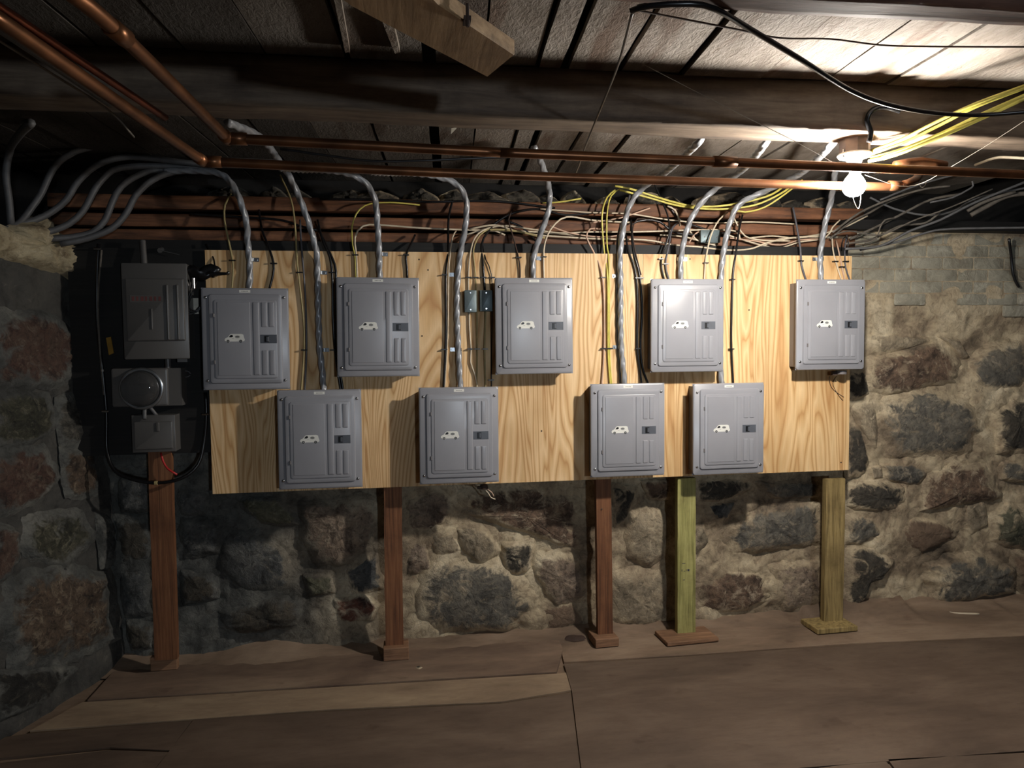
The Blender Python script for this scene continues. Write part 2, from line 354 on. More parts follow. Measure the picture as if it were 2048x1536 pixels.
# ================================================================ SETTING
# ---------------- floor
floor = MB().box(-2.4, 6.2, -4.6, .6, -.12, -.012).build('floor', M_DIRT); tag(floor, kind='structure')
def sheet(px, top, mat, lab=None):
    P = [atz(x, y, 0) for x, y in px]; mb = MB().prism([(p.x, p.y) for p in P], -.0125, top)
    o = mb.build('plywood_sheet', mat, floor)
    if lab: o['label'] = lab
sheet([(175,1402),(650,1373),(1113,1345),(1126,1300),(1110,1262),(620,1275),(235,1335)], .004, M_FLOORB)
sheet([(60,1462),(650,1420),(1002,1404),(1142,1381),(1132,1346),(1113,1348),(650,1376),(165,1405)], .002, M_FLOOR2, 'paler narrow floor plank')
sheet([(1128,1328),(1360,1314),(1700,1290),(2300,1262),(2500,1480),(2048,1502),(1600,1536),(1170,1600),(1144,1383)], .001, M_FLOOR)
sheet([(388,1438),(650,1423),(1002,1407),(1142,1385),(1168,1602),(1200,2200),(-40,2200),(312,1536)], 0, M_FLOOR)
sheet([(-300,1520),(60,1466),(384,1440),(340,1500),(220,1494),(-300,1545)], -.001, M_FLOOR)
sheet([(-300,1560),(220,1499),(338,1503),(308,1538),(-50,2200),(-900,2200)], -.002, M_FLOOR)
sheet([(1172,1604),(1600,1540),(1770,1520),(1790,1545),(1900,2200),(1210,2200)], 0, M_FLOOR)
sheet([(1776,1519),(2048,1506),(2500,1484),(3200,2200),(1910,2200),(1795,1545)], .001, M_FLOOR)
sheet([(1128,1324),(1122,1298),(1112,1262),(1700,1225),(2300,1225),(2350,1258),(1700,1287),(1360,1311)], 0, M_DIRT)
# loose dirt banked against the foot of the walls
def bank():
    mb = MB(); nx, ny = 240, 12; vs = []
    for j in range(ny+1):
        for i in range(nx+1):
            x = -.62+(5.6)*i/nx; t = j/ny
            wdt = .10+.10*noise.noise(V((x*1.7, 0, 3)))+(.10 if 3.3 < x < 4.6 else 0)
            hgt = .05+.035*noise.noise(V((x*2.3, 5, 0)))+(.05 if 3.3 < x < 4.0 else 0)
            y = .24-(.10+max(wdt, .02))*t; z = hgt*(1-t)**1.6+.006*noise.noise(V((x*14, y*14, 0)))-.004*t
            vs.append((x, y, z))
    fs = [(j*(nx+1)+i, j*(nx+1)+i+1, (j+1)*(nx+1)+i+1, (j+1)*(nx+1)+i) for j in range(ny) for i in range(nx)]
    return mb.add(vs, fs)
o = bank().build('dirt', M_DIRT, floor, True); tag(o, 'loose dirt banked along the foot of the wall', kind='stuff')

# ---------------- back wall (mortar bed, stones, whitewashed bricks)
WY = .20
def wall_y(x, z): return WY + .030*noise.noise(V((x*2.4, 0, z*2.8))) + .016*noise.noise(V((x*7, 3, z*8))) + .016*noise.turbulence(V((x*11, 1, z*11)), 5, True) - .018*abs(noise.noise(V((x*6+z*3, 7, z*8-x*2)))) + .002
def grid(fn, nu, nv):
    vs = [fn(i/nu, j/nv) for j in range(nv+1) for i in range(nu+1)]
    return MB().add(vs, [(j*(nu+1)+i, j*(nu+1)+i+1, (j+1)*(nu+1)+i+1, (j+1)*(nu+1)+i) for j in range(nv) for i in range(nu)])
def bw(u, v):
    x = -.9+u*6.2; z = -.05+v*(2.27 if x < 3.5 else 2.36)
    flat = min(max((z-1.76-.05*noise.noise(V((x*4, 0, 1))))/.16, 0), 1)*(1 if x > 3.2 else 0)
    return (x, wall_y(x, z)*(1-flat)+(.17+.004*noise.noise(V((x*5,0,z*5))))*flat, z)
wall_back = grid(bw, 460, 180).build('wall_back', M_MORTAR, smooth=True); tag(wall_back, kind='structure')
def stone_mesh(poly, place, h, seed, rough=1.0, seg=56):
    """poly: outline in (u,v); place(u,v,d) -> world, d = how far proud of the wall"""
    n = len(poly); c = V((sum(p[0] for p in poly)/n, sum(p[1] for p in poly)/n)); P = [V(p) for p in poly]
    ringpts = []
    per = seg//n+1
    for i in range(n):
        a, b, d, e = P[i-1], P[i], P[(i+1)%n], P[(i+2)%n]
        for k in range(per):
            t = k/per; q = .5*((2*b)+(d-a)*t+(2*a-5*b+4*d-e)*t*t+(3*b-a-3*d+e)*t*t*t); q = q.lerp(b.lerp(d, t), .6)
            sz_ = (b-c).length; q = q+(q-c)*(.10*noise.noise(V((q.x*13+seed, q.y*13, 0)))+.07*noise.noise(V((q.x*34, q.y*34+seed, 4))))
            ringpts.append(q)
    m = len(ringpts); vs = []; R_ = [(1.16,-.45),(1.06,-.02),(.97,.22),(.88,.48),(.74,.74),(.52,.95),(.28,1.02),(.1,1.05)]
    size = max((p-c).length for p in P)
    for s, d in R_:
        for p in ringpts:
            q = c+(p-c)*s; k = V((q.x*7+seed, q.y*7, seed*1.3)); k2 = V((q.x*22, q.y*22+seed, seed))
            lump = noise.noise(k)*.6+noise.turbulence(k2, 4, True)*.55-.25+.35*abs(noise.noise(V((q.x*14+q.y*9, q.y*15-seed, seed))))
            q = c+(q-c)*(1+.05*noise.noise(k2*.6))
            vs.append(place(q.x, q.y, h*d+lump*rough*(.5*h+.006)*(1 if s < 1.02 else 0)))
    vs.append(place(c.x, c.y, h*1.08)); L = len(R_); mb = MB(); mb.edge = [e for e in (1.3,1.1,.85,.55,.2,.05,0,0) for _ in range(m)]+[0]
    fs = [(j*m+i, j*m+(i+1)%m, (j+1)*m+(i+1)%m, (j+1)*m+i) for j in range(L-1) for i in range(m)] + [((L-1)*m+i, (L-1)*m+(i+1)%m, L*m) for i in range(m)]
    return mb.add(vs, fs)
BACK = [  # (material, height, outline in photo pixels)
 ('dark',.035,[(1700,850),(1726,858),(1744,925),(1736,946),(1700,952)]),
 ('brown',.05,[(1738,716),(1800,708),(1880,684),(1928,725),(1912,764),(1850,776),(1790,788),(1742,772)]),
 ('dark',.03,[(1700,745),(1736,742),(1742,786),(1704,800)]),
 ('tan',.02,[(1740,668),(1820,672),(1880,680),(1800,702),(1742,708)]),
 ('tan',.03,[(1885,672),(1925,680),(1945,712),(1930,718),(1905,690)]),
 ('grey',.055,[(1772,806),(1815,782),(1890,786),(1955,812),(1968,855),(1948,900),(1870,916),(1792,910),(1764,868)]),
 ('tan',.03,[(1712,820),(1752,800),(1762,850),(1758,900),(1740,880)]),
 ('grey',.045,[(1950,730),(1988,694),(2060,688),(2062,765),(2000,782),(1958,768)]),
 ('dark',.06,[(1992,830),(2030,798),(2080,800),(2080,905),(2005,902)]),
 ('tan',.02,[(1950,775),(1975,778),(1984,800),(1962,806)]),
 ('grey',.035,[(1772,932),(1830,930),(1862,946),(1842,972),(1782,962)]),
 ('tan',.02,[(1750,936),(1768,934),(1772,958),(1752,960)]),
 ('brown',.05,[(1866,950),(1915,928),(1975,936),(2006,982),(1992,1004),(1925,1012),(1855,1022),(1836,1012)]),
 ('dark',.045,[(1698,978),(1752,962),(1814,976),(1814,1002),(1796,1028),(1722,1020),(1700,1006)]),
 ('plainbrown',.045,[(1796,1062),(1826,1040),(1882,1044),(1922,1060),(1914,1080),(1850,1106),(1806,1086)]),
 ('grey',.03,[(1700,1038),(1752,1038),(1768,1072),(1725,1092),(1700,1085)]),
 ('green',.055,[(1990,1040),(2026,1014),(2080,1018),(2080,1098),(2024,1098),(1994,1082)]),
 ('dark',.06,[(1700,1108),(1752,1098),(1792,1128),(1772,1158),(1742,1172),(1728,1208),(1700,1216)]),
 ('grey',.07,[(1864,1130),(1950,1106),(2028,1136),(2036,1186),(1960,1200),(1888,1212),(1868,1172)]),
 ('plainbrown',.04,[(2030,1106),(2085,1112),(2085,1190),(2046,1178)]),
 ('grey',.03,[(2012,925),(2060,930),(2060,965),(2014,960)]),
 ('tan',.025,[(1942,1012),(1975,1008),(1982,1050),(1950,1070),(1935,1045)]),
 ('dark',.035,[(1394,962),(1500,958),(1506,982),(1440,1006),(1394,1002)]),
 ('grey',.03,[(1518,965),(1640,968),(1640,996),(1550,998)]),
 ('grey2',.03,[(1418,1012),(1474,1006),(1462,1040),(1432,1040)]),
 ('grey',.045,[(1464,1056),(1530,1020),(1610,1008),(1646,1014),(1646,1086),(1560,1100),(1472,1108)]),
 ('tan',.03,[(1388,1060),(1412,1050),(1422,1088),(1396,1122),(1386,1110)]),
 ('brown',.05,[(1396,1180),(1440,1144),(1520,1150),(1546,1196),(1490,1224),(1400,1228)]),
 ('pink',.035,[(1548,1138),(1610,1126),(1648,1130),(1648,1214),(1576,1222)]),
 ('tan',.045,[(1256,1040),(1292,1008),(1334,1032),(1338,1108),(1306,1134),(1262,1112)]),
 ('dark',.03,[(1230,978),(1276,984),(1258,1040),(1232,1058)]),
 ('tan',.05,[(1226,1152),(1330,1148),(1338,1236),(1290,1256),(1228,1242)]),
 ('brown',.03,[(1290,965),(1340,962),(1340,1000),(1305,1000)]),
 ('brown',.035,[(926,990),(1040,972),(1166,1000),(1176,1104),(1112,1086),(1012,1052),(944,1030)]),
 ('pink',.035,[(810,1004),(896,984),(908,1030),(862,1062),(812,1062)]),
 ('tan',.045,[(912,1058),(966,1056),(1000,1104),(958,1132),(926,1104)]),
 ('dark',.04,[(1008,1094),(1068,1084),(1062,1136),(1034,1156),(1010,1134)]),
 ('pink',.045,[(1080,1112),(1156,1116),(1178,1196),(1112,1212),(1074,1156)]),
 ('grey',.07,[(836,1160),(880,1124),(996,1128),(1062,1170),(1072,1226),(1006,1264),(884,1266),(842,1232)]),
 ('pink',.03,[(812,1084),(852,1092),(862,1140),(814,1152)]),
 ('plainbrown',.03,[(1084,1222),(1146,1212),(1172,1248),(1096,1262)]),
 ('tan',.03,[(862,1070),(908,1066),(922,1104),(872,1116)]),
 ('pink',.05,[(598,1014),(680,998),(748,1008),(752,1080),(706,1130),(640,1130),(602,1080)]),
 ('grey2',.04,[(480,1062),(524,1060),(572,1126),(578,1178),(500,1186),(442,1150),(444,1090)]),
 ('grey2',.035,[(358,1042),(438,1052),(436,1108),(366,1118)]),
 ('dark',.03,[(360,1148),(428,1160),(430,1200),(366,1212)]),
 ('green',.03,[(470,1000),(560,1000),(590,1050),(520,1050)]),
 ('dark',.065,[(440,1226),(556,1196),(602,1202),(598,1252),(500,1272),(450,1262)]),
 ('red',.045,[(664,1204),(720,1190),(756,1216),(742,1244),(682,1248)]),
 ('grey2',.035,[(694,1140),(752,1112),(764,1180),(702,1190)]),
 ('green',.04,[(606,1156),(660,1154),(672,1190),(618,1196)]),
 ('dark',.03,[(228,1050),(290,1040),(296,1120),(240,1130)]),
 ('grey2',.035,[(236,1150),(290,1148),(296,1232),(246,1236)]),
 ('grey2',.015,[(356,984),(410,988),(406,1028),(360,1032)]),
 ('grey2',.03,[(236,960),(296,956),(296,1020),(238,1026)]),
 ('dark',.03,[(250,1250),(300,1252),(300,1300),(258,1306)]),
]
for i, (mt, h, px) in enumerate(BACK):
    pts = [at(x, y, .17) for x, y in px]
    o = stone_mesh([(p.x, p.z) for p in pts], lambda u, v, d: (u, WY+.004-d*.8, v), h, i*3.7, 1.2 if mt in ('brown','pink','dark') else .8).build('stone', R[mt], wall_back, True)
# whitewashed bricks of the upper right part
for r_ in range(7):
    z = 1.80+r_*.072; x = 3.46+(0 if r_ % 2 else -.1); k = 0
    while x < 5.2:
        j = random.uniform(-.002, .002)
        if r_ < 2 and random.random() < (.55, .2)[r_]: x += .208; continue
        MB().frustum(x, x+.2055, z, z+.0695, .1735, .0045+j*.6, .005, .010).build('brick', M_PARGE, wall_back, 'auto'); x += .208
# rock ledge edge under the bricks
# ---------------- left wall
def lw(u, v, extra=0):
    y = .30-u*3.6; z = -.05+v*2.2
    d = .02*noise.noise(V((0, y*3, z*3)))+.014*noise.turbulence(V((2, y*9, z*9)), 3, False)
    return (LWX+LWS*(y-.18)+LWZ*z+d+extra, y, z)
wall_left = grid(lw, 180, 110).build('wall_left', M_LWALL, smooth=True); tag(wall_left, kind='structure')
nL = V((1, -LWS, -LWZ)).normalized()
def place_left(u, v, d): return V((LWX+LWS*(u-.18)+LWZ*v, u, v)) + nL*(d+.012)
LEFT = [
 ('red',.04,[(-20,628),(60,626),(118,648),(146,690),(150,735),(96,772),(-20,768)]),
 ('green',.035,[(-20,790),(88,792),(102,850),(60,884),(-20,884)]),
 ('grey',.03,[(112,800),(166,790),(182,878),(122,892)]),
 ('red',.04,[(-20,910),(78,900),(112,955),(64,1004),(-20,1034)]),
 ('brown',.03,[(122,902),(184,912),(190,986),(132,992)]),
 ('red',.04,[(-20,1052),(26,1060),(36,1120),(-20,1176)]),
 ('green',.035,[(52,1040),(148,1022),(182,1078),(122,1128),(54,1110)]),
 ('grey2',.03,[(190,1030),(222,1050),(228,1120),(200,1130)]),
 ('brown',.06,[(20,1168),(118,1136),(208,1160),(222,1270),(130,1318),(34,1330),(8,1250)]),
 ('dark',.04,[(-20,1352),(104,1336),(150,1340),(70,1408),(-20,1440)]),
 ('dark',.04,[(-120,640),(-40,640),(-40,760),(-120,780)]), ('brown',.04,[(-150,900),(-40,890),(-40,1020),(-150,1040)]),
]
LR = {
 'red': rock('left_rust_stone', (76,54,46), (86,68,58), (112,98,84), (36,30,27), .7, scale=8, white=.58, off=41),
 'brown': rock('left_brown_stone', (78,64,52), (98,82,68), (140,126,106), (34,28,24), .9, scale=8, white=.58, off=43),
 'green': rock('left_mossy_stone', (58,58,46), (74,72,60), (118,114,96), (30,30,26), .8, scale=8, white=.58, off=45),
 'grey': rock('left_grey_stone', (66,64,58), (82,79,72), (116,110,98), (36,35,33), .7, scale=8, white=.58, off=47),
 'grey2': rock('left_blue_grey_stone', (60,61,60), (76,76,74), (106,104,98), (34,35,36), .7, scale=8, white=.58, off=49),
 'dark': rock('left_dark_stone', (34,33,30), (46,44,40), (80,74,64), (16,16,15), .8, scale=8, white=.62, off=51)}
for i, (mt, h, px) in enumerate(LEFT):
    pts = [atl(x, y) for x, y in px]
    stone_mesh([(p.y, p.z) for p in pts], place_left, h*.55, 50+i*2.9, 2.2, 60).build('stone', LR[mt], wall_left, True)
k = 0
for cy_ in (-.95, -1.35, -1.8, -2.3):      # further stones of the same wall, nearer the camera
    for cz_ in (.35, .85, 1.35, 1.8):
        k += 1; a_, b_ = random.uniform(.12, .2), random.uniform(.09, .16); oy, oz = random.uniform(-.05,.05), random.uniform(-.05,.05)
        poly = [(cy_+oy+a_*cos(t)*random.uniform(.85,1.1), cz_+oz+b_*sin(t)*random.uniform(.85,1.1)) for t in [2*pi*q/7 for q in range(7)]]
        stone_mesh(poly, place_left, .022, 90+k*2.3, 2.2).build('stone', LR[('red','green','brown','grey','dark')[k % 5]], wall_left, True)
pts = [atl(x, y) for x, y in [(-60,440),(0,462),(30,456),(80,438),(98,452),(122,482),(148,503),(146,528),(134,552),(108,540),(60,532),(0,512),(-60,500)]]
stone_mesh([(p.y, p.z) for p in pts], place_left, .055, 77, 3.0, 90).build('mortar_clump', M_FOAM, wall_left, True)['label'] = 'cream lumpy mortar along the top of the wall'
# ---------------- right side wall is out of frame; timber and void above the stone walls
trim_1 = empty('trim_1'); tag(trim_1, kind='structure')
rough_beam(-.75, 3.62, .10, .20, 2.36, 2.425, 3, .004).build('sill_timber', M_SILL, trim_1, True)['label'] = 'top orange brown timber'
rough_beam(-.75, 3.6, .13, .22, 2.275, 2.335, 7, .004).build('sill_timber', M_SILL, trim_1, True)
rough_beam(-.75, 3.58, .12, .20, 2.205, 2.255, 11, .003).build('sill_timber', M_SILL, trim_1, True)
MB().box(-.75, 3.5, .062, .12, 2.135, 2.197).build('black_ledger', M_BLACKWOOD, trim_1)
MB().box(3.5, 5.6, .08, .24, 2.305, 2.36).build('black_ledger', M_BLACKWOOD, trim_1)
MB().box(-2.6, 6.2, .55, .62, 2.0, 2.75).build('void_backing', M_VOIDWOOD, trim_1)  # added dark sheet standing in for the black void above the wall
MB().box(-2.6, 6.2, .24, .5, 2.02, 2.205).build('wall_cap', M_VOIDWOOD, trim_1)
for k in range(20):      # dark rubble lying on the wall top, behind the pipes
    x = .1+k*.19+random.uniform(-.06,.06); wd = random.uniform(.06,.15); tz = random.uniform(-.04,.0)
    stone_mesh([(x-wd,2.46),(x-wd*.4,2.44),(x+wd,2.455),(x+wd*.7,2.51+tz),(x,2.55+tz),(x-wd*.9,2.52+tz)], lambda u, v, d: (u, .33-d, v), .05, 200+k, 2.5).build('stone', R['dark'], trim_1, True)
# ---------------- ceiling
ZC = 2.61
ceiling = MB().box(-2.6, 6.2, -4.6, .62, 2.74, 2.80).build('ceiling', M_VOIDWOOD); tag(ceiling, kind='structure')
edges = [(-700,20,3),(-560,30,3),(-420,40,3),(-300,50,4),(-180,60,3),(-60,75,4),(60,85,4),(200,95,5),(375,105,4),(530,105,3),(693,108,9),(858,125,26),(965,130,3),(1075,130,9),(1130,132,17),(1243,134,13),(1370,138,9),(1535,143,3),(1672,147,3),(1800,150,4),(1935,153,9),(2080,158,5),(2230,160,3),(2400,165,3),(2600,170,3)]
SK = .065
Y0c, Y1c = -4.5, .52
prev = None
for i, (x, y, gpx) in enumerate(edges):
    p = atz(x, y, ZC); X = p.x-SK*(p.y+1.3); g = gpx*2.6/F/2
    if prev is not None:
        xa, xb = prev, X-g; mb = MB(); n = 60; vs = []; dz = random.uniform(-.006, .004)
        for k in range(n+1):
            yy = Y0c+(Y1c-Y0c)*k/n; s = SK*(yy+1.3)
            ja = .004*noise.noise(V((xa*9, yy*3, 0)))+.002*noise.noise(V((xa*3, yy*17, 2))); jb = .004*noise.noise(V((xb*9, yy*3, 5)))+.002*noise.noise(V((xb*3, yy*17, 7)))
            zz = ZC+dz+.002*noise.noise(V((xa, yy*4, 9)))
            vs += [(xa+s+ja, yy, zz), (xb+s+jb, yy, zz+.001), (xb+s+jb, yy, zz+.022), (xa+s+ja, yy, zz+.022)]
        fs = [(k*4+a, k*4+(a+1)%4, (k+1)*4+(a+1)%4, (k+1)*4+a) for k in range(n) for a in range(4)] + [(0,1,2,3), (n*4, n*4+1, n*4+2, n*4+3)]
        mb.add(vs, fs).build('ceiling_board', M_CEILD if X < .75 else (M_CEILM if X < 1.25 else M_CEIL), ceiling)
    prev = X+g
rough_beam(-2.6, 6.0, -1.30, -1.145, 2.465, 2.605, 2, .008, 140, -.055).build('joist', M_JOIST, ceiling, True)
o = rough_beam(-2.6, 6.0, -2.25, -2.17, 2.435, 2.605, 21, .007, 140, -.01).build('joist', M_JOIST2, ceiling, True); o['label'] = 'red brown joist nearest the camera'
rough_beam(-2.6, 6.0, -3.20, -3.10, 2.44, 2.605, 31, .007, 60).build('joist', M_JOIST, ceiling, True)
rough_beam(-2.6, 6.0, -4.2, -4.1, 2.44, 2.605, 41, .007, 60).build('joist', M_JOIST, ceiling, True)

# ================================================================ PLYWOOD BACKBOARDS AND POSTS
ZT = 2.14
def px(x, y, Y=0): return at(x, y, Y)
bl = px(427, 988); br = px(1697, 940); xs = px(1286, 507).x
zb = lambda x: bl.z+(br.z-bl.z)*(x-bl.x)/(br.x-bl.x)
def board(x0, x1, mat, label):
    mb = MB().prism([(x0, zb(x0)), (x1, zb(x1)), (x1, ZT), (x0, ZT)], .018, 0, 'Y')
    o = mb.build('plywood_board', mat); tag(o, label, 'board'); return o
ply = board(bl.x*.5, xs-.001, M_PLY, 'long pine plywood board on the stone wall behind the left grey boxes')
ply2 = board(xs+.001, br.x, M_PLY2, 'shorter pine plywood board at the right carrying three grey boxes')
def knots(parent, pts):
    for x, y in pts:
        p = px(x, y); MB().cyl((p.x,.0,p.z),(p.x,-.001,p.z),.0045,8).build('screw', M_RUST, parent)
knots(ply, [(838,519),(856,540),(844,672),(1083,862),(1081,521)]); knots(ply2, [(1498,620),(1682,925),(1380,518)])

def post(xl, xr, ytop, ybot, mat, label, tilt=0, name='wooden_post', depth=.038, zbase=.06, ztop=None):
    a = px(xl, ytop, .02); b_ = px(xr, ytop, .02); c = px(xl+tilt, ybot, .02); w_ = b_.x-a.x; zt = ztop or a.z+.12
    mb = MB(); n = 14; vs = []
    for k in range(n+1):
        t = k/n; z = zbase+(zt-zbase)*t; x = c.x+(a.x-c.x)*t+.002*noise.noise(V((z*4, xl, 0)))
        j = .0015*noise.noise(V((z*9, xl, 3)))
        vs += [(x-j, .0185, z), (x+w_+j, .0185, z), (x+w_+j, .0185+depth, z), (x-j, .0185+depth, z)]
    fs = [(k*4+a_, k*4+(a_+1)%4, (k+1)*4+(a_+1)%4, (k+1)*4+a_) for k in range(n) for a_ in range(4)] + [(0,1,2,3), (n*4, n*4+1, n*4+2, n*4+3)]
    o = mb.add(vs, fs).build(name, mat); tag(o, label, 'post'); return o, c.x, w_
def block(x0, x1, y0, y1, z1, mat, label, shape='box', rot=0):
    mb = MB(); cx, cy = (x0+x1)/2, (y0+y1)/2
    for (zz, e) in ((.0, 0), (z1, 0)): pass
    mb.box(x0, x1, y0, y1, .0045, z1)
    if rot:
        mb.v = [(cx+(x-cx)*cos(rot)-(y-cy)*sin(rot), cy+(x-cx)*sin(rot)+(y-cy)*cos(rot), z) for x, y, z in mb.v]
    o = mb.build('wood_block', mat); 
    bv = o.modifiers.new('bevel', 'BEVEL'); bv.width = .004; bv.segments = 2
    tag(o, label, 'block'); return o
post(297, 343, 925, 1312, M_REDPOST, 'reddish brown stud at the far left under the dark meter board', 12, zbase=.078, ztop=1.30)
post(768, 804, 1000, 1290, M_REDPOST, 'reddish brown stud under the board left of centre', 3, zbase=.072)
post(1192, 1222, 1000, 1268, M_REDPOST, 'reddish brown stud right of centre with a nail near its top', 4, zbase=.052)
gp, gx, gw = post(1355, 1391, 1000, 1262, M_GREENPOST, 'greenish treated stud with a stamp, fourth from the left', 0, zbase=.026)
post(1652, 1690, 1000, 1240, M_TANPOST, 'yellowish treated stud at the right end of the plywood', -4, zbase=.034)
for k, (dx, dz, w_) in enumerate([(0,0,.004),(.012,0,.010),(.026,0,.003),(.034,0,.012),(.002,.045,.02),(.008,-.05,.012)]):     # stamp marks on the green post
    p = px(1366, 1143, .018); MB().box(p.x+dx-.008, p.x+dx-.008+w_, .0178, .0186, p.z+dz, p.z+dz+(.012 if k in (0,2,3) else .003)).build('stamp_mark', M_PRINT, gp)
p = px(1200,1018,.018); MB().cyl((p.x+.01,.0185,p.z),(p.x+.01,.014,p.z),.004,8).build('nail', M_SCREW, D.objects['wooden_post.002'])
def bx(l, r, yb, depth): a = atz(l, yb, 0); b_ = atz(r, yb, 0); return a.x, b_.x, a.y, a.y+depth
x0,x1,y0,y1 = bx(301,352,1345,.25); block(x0,x1,y0,.10,.078,M_BLOCK,'dark wood block under the far left stud')
x0,x1,y0,y1 = bx(767,818,1325,.25); block(x0,x1,y0,.09,.072,M_BLOCK,'brown wood block under the stud left of centre')
x0,x1,y0,y1 = bx(1190,1240,1298,.3); block(x0,x1,y0,.09,.052,M_BLOCK,'brown wood block under the stud right of centre', rot=.05)
a, b_ = atz(1332,1294,0), atz(1428,1284,0); block(a.x,b_.x+.02,a.y,.09,.026,M_BLOCK,'flat wood scrap under the greenish stud', rot=.06)
a, b_ = atz(1640,1270,0), atz(1712,1262,0); block(a.x-.02,b_.x,a.y,.09,.034,M_TANPOST,'flat split wood scrap under the yellowish right stud', rot=.04)

# ================================================================ BREAKER PANELS
PW, PH = .408, .496
def van(mb, cx, cz, L, y):
    """white van decal facing left: outline, dark cab window, wheels, grey oval mark"""
    def S(pts): return [(cx+(u-.5)*L, cz+(v-.21)*L) for u, v in pts]
    mb.cur = 0; mb.prism(S([(.02,.06),(.0,.12),(.04,.19),(.16,.25),(.27,.39),(.36,.42),(.84,.42),(.93,.38),(.97,.2),(1.0,.14),(.98,.06),(.88,.03),(.86,0),(.8,-.02),(.74,.0),(.70,.03),(.28,.03),(.24,-.01),(.17,-.03),(.1,.0),(.08,.04)]), y, y-.0006, 'Y')
    mb.cur = 1; mb.prism(S([(.22,.25),(.30,.36),(.40,.37),(.42,.27),(.33,.24)]), y-.0006, y-.0010, 'Y')
    for u in (.175, .80):
        mb.cur = 1; mb.cyl((cx+(u-.5)*L, y-.0005, cz+(.045-.21)*L), (cx+(u-.5)*L, y-.0011, cz+(.045-.21)*L), .072*L, 14)
        mb.cur = 2; mb.cyl((cx+(u-.5)*L, y-.0011, cz+(.045-.21)*L), (cx+(u-.5)*L, y-.0014, cz+(.045-.21)*L), .036*L, 12)
    mb.cur = 2; mb.prism([(cx+(.64-.5)*L+.12*L*cos(t), cz+(.27-.21)*L+.07*L*sin(t)) for t in [2*pi*k/16 for k in range(16)]], y-.0006, y-.0009, 'Y')
    mb.prism(S([(.36,.17),(.46,.17),(.46,.185),(.36,.185)]), y-.0006, y-.0009, 'Y')
    mb.cur = 1; mb.prism(S([(.56,.265),(.72,.265),(.72,.285),(.56,.285)]), y-.0009, y-.0011, 'Y')
def U(u): return (u-.5)*PW
def W_(v): return (.5-v)*PH
def make_panel():
    t = empty('breaker_panel')
    MB().box(U(.045), U(.955), -.094, -.0005, W_(.965), W_(.035)).build('enclosure', M_TUB, t)
    mb = MB().frustum(U(0), U(1), W_(1), W_(0), -.094, .011, .006, .016); mb.add([(U(0),-.094,W_(1)),(U(1),-.094,W_(1)),(U(1),-.094,W_(0)),(U(0),-.094,W_(0))], [(0,1,2,3)])
    mb.frustum(U(.086), U(.924), W_(.939), W_(.060), -.1045, .0098, .015, .014)
    # door opening groove
    cov = mb.build('cover', M_PANEL, t, 'auto')
    mb = MB(); g = .0035
    mb.frustum(U(.15), U(.868), W_(.888), W_(.118), -.1145, .0035, .003, .012)
    mb.frustum(U(.187), U(.562), W_(.857), W_(.14), -.1175, .0028, .006)
    for a, b_, c, d in ((.592,.665,.857,.14), (.69,.757,.385,.14), (.775,.84,.385,.14), (.69,.757,.857,.61), (.775,.84,.857,.61)):
        mb.frustum(U(a), U(b_), W_(c), W_(d), -.1175, .0042, .0085, .004)
    door = mb.build('door', M_PANEL, t, 'auto')
    for v in (.27, .725): MB().frustum(U(.138), U(.158), W_(v+.02), W_(v-.02), -.1145, .005, .002).build('hinge', M_TUB, door)
    MB().frustum(U(.675), U(.866), W_(.542), W_(.458), -.1175, .0018, .001).build('latch_plate', M_HANDLE, door)
    MB().frustum(U(.722), U(.775), W_(.532), W_(.47), -.1190, .0022, .001).build('latch_recess', M_BLACKP, door)
    MB().frustum(U(.745), U(.772), W_(.525), W_(.478), -.1208, .003, .001).build('latch_tab', M_HANDLE, door)
    mb = MB(); van(mb, U(.382), W_(.49), .094, -.1203); mb.build('van_sticker', [M_WHITE, M_BLACKP, M_GREYPRINT], door)
    mb = MB().frustum(U(.437), U(.565), W_(.047), W_(.020), -.1048, .0006, .0002)
    lab = mb.build('address_label', M_WHITE, t)
    mb = MB()
    for k in range(5): mb.box(U(.465+.016*k), U(.474+.016*k), -.1058, -.1053, W_(.037), W_(.030))
    mb.build('print', M_PRINT, lab)
    for u in (.056, .946):
        for v in (.094, .908):
            MB().lathe((U(u), -.1048, W_(v)), [(.0075,0),(.0070,-.002),(.0045,-.0038),(.0008,-.0042)], 12, 'Y').build('screw', M_SCREW, t, True)
    return t
PAN = [((.207,-.442),'far left grey breaker panel of the top row, beside the dark meter board'),
       ((.844,-.388),'second grey breaker panel of the top row, right of the far left one'),
       ((1.638,-.387),'middle grey breaker panel of the top row with a bluish reflection'),
       ((2.468,-.389),'fourth grey breaker panel of the top row'),
       ((3.295,-.389),'far right grey breaker panel overhanging the plywood edge'),
       ((.548,-.944),'leftmost grey breaker panel of the lower row'),
       ((1.242,-.944),'second grey breaker panel of the lower row, below the two small steel boxes'),
       ((2.138,-.941),'third grey breaker panel of the lower row, left of the greenish stud'),
       ((2.704,-.949),'rightmost grey breaker panel of the lower row, above the greenish stud')]
def copy_tree(o, parent=None):
    c = o.copy(); COL.objects.link(c); c.parent = parent
    for ch in list(o.children): copy_tree(ch, c)
    return c
p0 = make_panel(); tilts = [.006,.008,-.002,.0,.0,.004,.004,.0,-.002]
for i, ((x, z), lab) in enumerate(PAN):
    o = p0 if i == 0 else copy_tree(p0)
    o.location = (x, 0, ZT+z); o.rotation_euler = (0, tilts[i], 0); tag(o, lab, 'breaker panel', 'grey breaker panels on the plywood')

